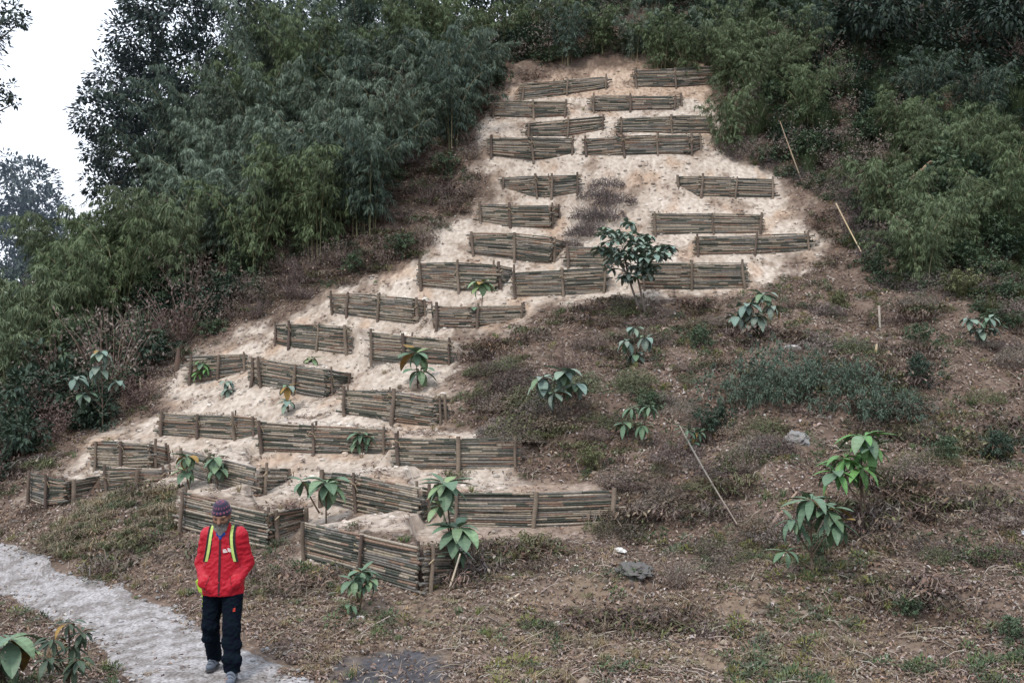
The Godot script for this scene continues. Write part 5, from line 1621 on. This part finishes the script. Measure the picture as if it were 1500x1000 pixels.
func _ready() -> void:
	# camera, sky, light, exposure
	var cam := Camera3D.new()
	cam.name = "camera"
	cam.fov = 36.87
	cam.far = 1500.0
	cam.position = Vector3(0, 3, 0)
	cam.rotation.x = atan(50.0 / 1500.0)
	add_child(cam)
	var env := Environment.new()
	var sky_mat := ProceduralSkyMaterial.new()
	sky_mat.sky_top_color = Color(0.85, 0.885, 0.94)
	sky_mat.sky_horizon_color = Color(0.95, 0.96, 0.985)
	sky_mat.ground_horizon_color = Color(0.55, 0.55, 0.55)
	sky_mat.ground_bottom_color = Color(0.3, 0.3, 0.28)
	sky_mat.sky_energy_multiplier = 1.1
	var sky := Sky.new()
	sky.sky_material = sky_mat
	env.background_mode = Environment.BG_SKY
	env.sky = sky
	env.tonemap_mode = Environment.TONE_MAPPER_LINEAR
	env.tonemap_exposure = 1.78
	env.sdfgi_enabled = true
	env.ssao_enabled = true
	env.ssil_enabled = true
	var world := WorldEnvironment.new()
	world.name = "environment"
	world.environment = env
	add_child(world)
	var sun := DirectionalLight3D.new()
	sun.name = "sun"
	sun.light_energy = 0.5
	sun.light_color = Color(1.0, 0.97, 0.93)
	sun.light_angular_distance = 11.0
	sun.shadow_enabled = true
	sun.rotation_degrees = Vector3(-58, -28, 0)
	add_child(sun)

	# thin blue mist hanging in the valley behind the left spur
	env.volumetric_fog_enabled = true
	env.volumetric_fog_density = 0.0
	var mist := FogVolume.new()
	mist.name = "valley_mist"
	mist.size = Vector3(60, 40, 40)
	mist.position = Vector3(-36, 12, -52)
	var mist_mat := FogMaterial.new()
	mist_mat.density = 0.0025
	mist_mat.albedo = Color(0.80, 0.88, 1.0)
	mist.material = mist_mat
	add_child(mist)
	tag(mist, "thin blue mist in the valley beyond the left trees", "mist", "", "stuff")

	# materials shared by many things
	noise_a.seed = 11; noise_a.frequency = 0.35
	noise_b.seed = 12; noise_b.frequency = 0.9
	noise_c.seed = 13; noise_c.frequency = 2.6
	var pole_mat := plain(0.7)
	pole_mat.albedo_texture = grain(31, 0.03, Color(0.6, 0.6, 0.6), Color(1.2, 1.2, 1.2), 256)
	pole_mat.uv1_triplanar = true
	pole_mat.uv1_scale = Vector3(1.5, 9, 9)
	leaf_mats["pole"] = pole_mat
	leaf_mats["bark"] = plain(0.9)
	leaf_mats["leaf"] = plain(0.6, 0.15)
	for t in [["bamboo_0", Color(0.135, 0.18, 0.135)], ["bamboo_1", Color(0.135, 0.175, 0.10)], ["bamboo_2", Color(0.11, 0.15, 0.075)], ["bamboo_3", Color(0.075, 0.11, 0.085)], ["bamboo_4", Color(0.12, 0.16, 0.085)],
		["dark", Color(0.04, 0.065, 0.045)], ["mid", Color(0.07, 0.105, 0.06)], ["olive", Color(0.12, 0.13, 0.06)], ["red_brown", Color(0.125, 0.085, 0.075)], ["grey_brown", Color(0.18, 0.145, 0.125)], ["blue_green", Color(0.075, 0.11, 0.08)], ["purple_grey", Color(0.10, 0.08, 0.08)]]:
		leaf_mats[t[0]] = plain(0.6, 0.2, tone(t[1]))
	sand_poly = flat_polygon(SAND); brown_poly = flat_polygon(BROWN_SOIL); burnt_poly = flat_polygon(BURNT)
	thicket_poly = flat_polygon(THICKET); flank_poly = flat_polygon(FLANK); top_poly = flat_polygon(TOP_BAND); jungle_poly = flat_polygon(JUNGLE)
	path_poly = flat_polygon(PATH_RIGHT)
	var back := flat_polygon(PATH_LEFT)
	back.reverse()
	path_poly.append_array(back)

	# the hill and the trail
	solve_hill()
	prepare_fences()
	build_ground()
	build_path()

	# the fences
	rng.seed = 501
	for i in FENCES.size(): build_fence(i, FENCE_LABELS[i])

	# trees
	rng.seed = 601
	build_tree("broadleaf_tree", BIG_TREE, "large dark broad-leaved tree against the white sky, left of the bamboo", Color(0.045, 0.065, 0.055), 0.2, 1100.0, 0.2)
	build_tree("broadleaf_tree", FAR_TREE, "distant rounded tree low at the left edge", Color(0.06, 0.08, 0.07), 0.34, 330.0, 0.3)
	build_tree("broadleaf_tree", VALLEY_TREE, "leafy tree low at the left edge before the distant rounded one", Color(0.055, 0.08, 0.06), 0.26, 420.0, 0.2)
	build_tree("broadleaf_tree", EDGE_TREE, "tree whose branch tips reach in at the top left corner", Color(0.045, 0.065, 0.055), 0.17, 900.0, 0.16)
	var dark_labels := ["dark tree rising behind the bamboo at upper left", "dark tree behind the bamboo left of the highest terrace", "dark tree above the right jungle", "dark tree at the top right corner", "dark tree above the top right end of the terraces", "dark tree above the highest terrace"]
	var dark_specs := [DARK_TREE_A, DARK_TREE_B, DARK_TREE_C, DARK_TREE_D, DARK_TREE_E, TOP_TREE]
	for i in 6: build_tree("broadleaf_tree", dark_specs[i], dark_labels[i], Color(0.035, 0.055, 0.042), 0.22, 560.0, 0.18)
	prepare_leaves()
	build_small_tree()

	# bamboo
	var bamboo := [bamboo_proto(701, 9, 5.0, 0.9), bamboo_proto(702, 8, 5.0, 1.15), bamboo_proto(703, 9, 4.6, 0.7), bamboo_proto(704, 8, 2.9, 0.9), bamboo_proto(705, 7, 2.9, 1.25)]
	rng.seed = 711
	for b in BAMBOOS:
		var tall: bool = b[2] > 3.4
		var proto: Node3D = bamboo[rng.randi() % 3] if tall else bamboo[3 + rng.randi() % 2]
		var k: float = b[2] / (4.4 if tall else 2.2)
		var here := on_ground(b[0], b[1], -0.1)
		var left: bool = b[0] < -0.5
		var light: bool = b[3] == 1 or b[3] == 2
		var label := ""
		var hue: String = ["grey-green", "light green", "fresh green", "dark green", "pale green"][b[3]]
		if left and tall: label = "tall drooping %s bamboo above the left thicket" % hue
		elif left: label = "shorter feathery %s bamboo in the left thicket" % hue
		elif b[0] < 6.5: label = "bushy %s bamboo above the highest fences" % hue
		else: label = "arching %s bamboo in the right jungle" % hue
		if left or b[0] > 6.5:
			var beside := on_ground(b[0] + rng.randf_range(-0.7, 0.7), b[1] - rng.randf_range(0.2, 0.9), -0.1)
			plant_copy(bamboo[rng.randi() % 3] if tall else bamboo[3 + rng.randi() % 2], "bamboo", label, "bamboo", label, beside, Vector3(k, k * rng.randf_range(0.85, 1.3), k) * 0.95, leaf_mats["bamboo_%d" % b[3]])
		plant_copy(proto, "bamboo", label, "bamboo", label, here, Vector3(k, k * rng.randf_range(1.0, 1.2), k) * 0.95, leaf_mats["bamboo_%d" % b[3]])

	# shrubs
	var protos := {}
	for t in [["leafy", 721], ["leafy2", 722], ["twiggy", 723], ["twiggy2", 724], ["spray", 725], ["creeping", 726], ["creeping2", 727], ["brush", 728]]:
		protos[t[0]] = shrub_proto(t[0].rstrip("2"), t[1])
	rng.seed = 731
	scatter_shrubs(protos, thicket_poly, 150, 0.5, [["twiggy", "red_brown", 0.26], ["twiggy2", "grey_brown", 0.14], ["leafy", "dark", 0.22], ["leafy2", "mid", 0.16], ["spray", "olive", 0.08], ["twiggy", "mid", 0.14]], "left of the terraces", 0.85, 1.7)
	scatter_shrubs(protos, flank_poly, 60, 0.45, [["twiggy", "purple_grey", 0.3], ["twiggy2", "grey_brown", 0.35], ["creeping", "mid", 0.2], ["leafy2", "mid", 0.15]], "on the dead-leaf slope left of the upper fences", 0.4, 0.75)
	scatter_shrubs(protos, top_poly, 45, 0.7, [["leafy", "mid", 0.3], ["leafy2", "dark", 0.3], ["twiggy", "grey_brown", 0.2], ["twiggy2", "olive", 0.2]], "above the highest fences", 0.8, 1.6)
	scatter_shrubs(protos, jungle_poly, 95, 0.7, [["leafy", "dark", 0.34], ["leafy2", "mid", 0.2], ["spray", "bamboo_4", 0.2], ["twiggy", "grey_brown", 0.12], ["twiggy2", "mid", 0.14]], "in the right jungle", 0.7, 1.6)
	thicket_mass("thicket_undergrowth", protos, thicket_poly, 560, 0.55, 1.1, [["leafy", "dark"], ["twiggy", "red_brown"], ["leafy2", "mid"], ["twiggy2", "grey_brown"]], "dense dark undergrowth filling the thicket left of the terraces")
	thicket_mass("hilltop_undergrowth", protos, top_poly, 640, 0.6, 1.25, [["leafy", "mid"], ["leafy2", "dark"], ["twiggy2", "grey_brown"]], "dense undergrowth covering the hill above the highest fences")
	thicket_mass("jungle_undergrowth", protos, jungle_poly, 1500, 0.6, 1.2, [["leafy", "dark"], ["spray", "bamboo_4"], ["leafy2", "mid"], ["spray", "bamboo_2"], ["twiggy", "grey_brown"]], "dense dark undergrowth filling the jungle right of the terraces")
	thicket_mass("slope_edge_undergrowth", protos, flat_polygon(JUNGLE_EDGE), 150, 0.3, 0.65, [["twiggy2", "grey_brown"], ["leafy", "mid"], ["twiggy", "purple_grey"], ["spray", "olive"]], "low scrub between the sandy terraces and the jungle")
	var slope := flat_polygon([0.6, -13.0, 0.2, -16.0, -0.8, -20.5, 2.0, -22.0, 6.0, -22.0, 9.5, -20.0, 8.0, -14.0, 6.5, -11.5, 3.5, -12.0])
	var drifts := PackedVector2Array()
	for p in scatter(slope, 900, 0.12):
		if noise_a.get_noise_2d(p.x * 1.6 + 21.0, p.y * 1.6) > 0.2 or p.distance_to(Vector2(0.3, -18.3)) < 1.1: drifts.append(p)
	slope_brush(protos["brush"], drifts)
	# single bushes
	rng.seed = 741
	var rank := ["leftmost", "second", "third", "fourth", "fifth", "sixth", "seventh", "eighth", "ninth", "rightmost"]
	for k in 10:
		var c := Vector2(4.05 + 0.24 * k, -17.6 + 0.13 * k + 0.35 * sin(k * 2.4))
		var size := rng.randf_range(0.85, 1.15) * (0.8 if k > 7 else 1.0)
		plant_copy(protos["creeping" if k % 2 == 0 else "creeping2"], "creeping_bush", "creeping dark green bush on the right slope, %s from the left" % rank[k] if k > 0 and k < 9 else "creeping dark green bush on the right slope, %s of its mound" % rank[k], "bush", "creeping bushes on the right slope", on_ground(c.x, c.y), Vector3(size, size * 1.6, size), leaf_mats["blue_green"])
	for c in [[2.05, -26.9, 1.0], [2.45, -26.7, 1.1], [2.75, -27.2, 1.1], [1.75, -26.2, 0.85], [2.3, -27.5, 1.0], [1.45, -25.75, 0.65], [2.6, -27.8, 0.9], [2.0, -26.4, 0.8]]:
		plant_copy(protos["brush"], "dead_bush", "dead grey-purple bush heaped on the sand in the middle of the terraces", "bush", "dead bushes heaped on the sand", on_ground(c[0], c[1], -0.05), Vector3(c[2], c[2] * 0.65, c[2]), leaf_mats["purple_grey"])
	for c in [[6.9, -21.6, 0.45, "olive", "small yellow-green bush below the right end of the fences"], [9.2, -20.6, 0.7, "olive", "yellow-green bush near the right edge under the jungle"], [1.9, -11.9, 0.4, "twiggy", "dry bush behind the dark stone slab"], [5.0, -10.3, 0.3, "mid", "small fresh green bush at lower right"], [4.2, -11.0, 0.25, "mid", "little green bush below the slender rhododendron"], [5.9, -11.0, 0.32, "olive", "yellowish little bush at the lower right"], [2.5, -15.8, 0.5, "red_brown", "brown bush on the slope beside the straggly rhododendron"], [3.4, -14.9, 0.5, "grey_brown", "grey-brown bush left of the pale grey rock"], [2.25, -17.4, 0.5, "mid", "green bush left of the low dark rhododendron"], [3.25, -16.8, 0.6, "dark", "dark green bush right of the low dark rhododendron"], [1.3, -16.3, 0.42, "olive", "olive bush right of the umbrella-shaped rhododendron's foot"], [6.9, -17.3, 0.55, "dark", "dark green bush right of the creeping bushes"], [7.6, -18.9, 0.5, "mid", "green bush left of the grey-green rhododendron"], [3.6, -19.6, 0.5, "mid", "green bush between the sparse pale rhododendron and the bushy one"], [6.1, -14.5, 0.4, "mid", "green bush right of the tall bright rhododendron"], [7.2, -15.2, 0.5, "dark", "dark bush at the right edge above the cream stone"], [3.75, -12.5, 0.3, "mid", "green bush above the slender rhododendron"], [1.0, -19.2, 0.55, "red_brown", "brown bush above the umbrella-shaped rhododendron"], [-4.95, -9.75, 0.5, "grey_brown", "grey dry bush in the bottom left corner"]]:
		var t: String = c[3]
		var dead := t in ["twiggy", "red_brown", "grey_brown"]
		plant_copy(protos["twiggy2" if dead else "leafy2"], "bush", c[4], "bush", "", on_ground(c[0], c[1], -0.03), Vector3.ONE * c[2], leaf_mats["grey_brown" if t == "twiggy" else t])
	for k in protos: protos[k].free()
	for k in bamboo: k.free()

	# rhododendrons
	rng.seed = 801
	for r in RHODODENDRONS: build_rhododendron(r)
	build_rhododendron([-4.78, -9.75, "plant with large leaves at the left edge beside the trail", "broad", 0.3, [[0.02, 0.42, 8, 1.0], [-0.12, 0.3, 7, 1.0]]], "broadleaf_plant")
	build_rhododendron([-4.13, -9.6, "dark bushy plant at the bottom left corner below the trail", "dusky", 0.13, [[0.0, 0.6, 10, 1.0], [0.1, 0.5, 10, 1.0], [-0.1, 0.48, 10, 1.0], [0.02, 0.38, 10, 1.0], [0.14, 0.3, 10, 1.0], [-0.14, 0.3, 10, 1.0], [0.05, 0.2, 9, 1.0]]], "broadleaf_plant")

	build_stones()
	build_dead_wood()
	cover_ground()
	build_hiker()

func build_small_tree() -> void:
	# the little rhododendron tree on the terraces: two leaning stems and a wide crown of single leaves
	rng.seed = 611
	var here := on_ground(SMALL_TREE[0], SMALL_TREE[1], -0.1)
	var root := base_node("rhododendron_tree", here, "small spreading rhododendron tree with grey-green leaves in the middle of the terraces", "tree")
	var bark := Color(0.17, 0.14, 0.12)
	var forks := [Vector3(-0.32, 0.95, 0.05), Vector3(-0.12, 1.0, -0.1)]
	for k in 2:
		var s := Shape.new()
		limb(s, Vector3(k * 0.05, 0, 0), forks[k], 0.03, 0.02, bark)
		part("trunk", s.mesh(leaf_mats["bark"]), root)
	for c in SMALL_TREE[2]:
		var centre := Vector3(c[0], c[1] + 0.1, c[2] * 0.6)
		var s := Shape.new()
		limb(s, forks[0] if centre.x < -0.2 else forks[1], centre, 0.016, 0.007, bark, 0.05, 5)
		part("limb", s.mesh(leaf_mats["bark"]), root)
		for q in 9:
			var w: Vector3 = centre + ball() * c[3] * 1.15
			var spin := rng.randf() * TAU
			for l in 7:
				var a := spin + TAU * l / 7.0
				var el := rng.randf_range(-0.35, 0.5)
				add_leaf(root, "pale" if rng.randf() < 0.93 else "broad", w, Vector3(cos(a) * cos(el), sin(el), sin(a) * cos(el)), Vector3.UP, rng.randf_range(0.19, 0.28))

func scatter_shrubs(protos: Dictionary, poly: PackedVector2Array, n: int, gap: float, mix: Array, where: String, small: float, large: float) -> void:
	var words := {"leafy": "leafy shrub", "twiggy": "twiggy half-bare shrub", "spray": "arching grassy clump", "creeping": "low creeping bush"}
	var hues := {"red_brown": "reddish brown", "grey_brown": "grey-brown", "dark": "dark green", "mid": "green", "olive": "olive green", "bamboo_4": "pale green", "purple_grey": "purplish grey"}
	for p in scatter(poly, n, gap):
		var pick := rng.randf()
		var m: Array = mix[-1]
		for q in mix:
			pick -= q[2]
			if pick <= 0.0:
				m = q
				break
		var kind: String = m[0].rstrip("2")
		var k := rng.randf_range(small, large)
		var label: String = "%s %s %s" % [hues[m[1]], words[kind], where]
		plant_copy(protos[m[0]], "shrub" if kind != "spray" else "grass_clump", label, "shrub", label, on_ground(p.x, p.y, -0.08), Vector3(k, k * rng.randf_range(0.8, 1.15), k), leaf_mats[m[1]])

func thicket_mass(called: String, protos: Dictionary, poly: PackedVector2Array, n: int, small: float, large: float, kinds: Array, label: String) -> void:
	# what nobody could count: the growth between the bushes one can pick out
	var root := Node3D.new()
	root.name = called
	add_child(root)
	tag(root, label, "undergrowth", "", "stuff")
	var spots := scatter(poly, n, 0.16)
	for k in kinds.size():
		var src: MeshInstance3D = protos[kinds[k][0]].get_node("foliage")
		var mm := MultiMesh.new()
		mm.transform_format = MultiMesh.TRANSFORM_3D
		mm.mesh = src.mesh
		var mine := []
		for i in range(k, spots.size(), kinds.size()):
			if spots[i].y > -40.0: mine.append(spots[i])
		mm.instance_count = mine.size()
		for i in mine.size():
			var size := rng.randf_range(small, large)
			mm.set_instance_transform(i, Transform3D(Basis(Vector3.UP, rng.randf() * TAU).scaled(Vector3(size, size * rng.randf_range(0.7, 1.1), size)), on_ground(mine[i].x, mine[i].y, -0.1)))
		var o := MultiMeshInstance3D.new()
		o.name = "growth"
		o.multimesh = mm
		o.material_override = leaf_mats[kinds[k][1]]
		root.add_child(o, true)
		o.set_meta("kind", "stuff")

func slope_brush(proto: Node3D, spots: PackedVector2Array) -> void:
	var places := []
	var tints := PackedColorArray()
	for p in spots:
		var k := rng.randf_range(0.3, 0.75)
		if p.distance_to(Vector2(0.25, -18.2)) < 1.2: k = rng.randf_range(0.7, 1.1)
		places.append(Transform3D(Basis(Vector3.UP, rng.randf() * TAU).scaled(Vector3(k, k * rng.randf_range(0.5, 0.9), k)), on_ground(p.x, p.y, -0.03)))
		tints.append(vary([Color(0.16, 0.125, 0.10), Color(0.10, 0.077, 0.066), Color(0.105, 0.115, 0.06), Color(0.19, 0.155, 0.13)][rng.randi() % 4], 0.2))
	stuff("slope_brush", (proto.get_node("foliage") as MeshInstance3D).mesh, places, tints, "patches of brown dead brush on the right slope", "brush")
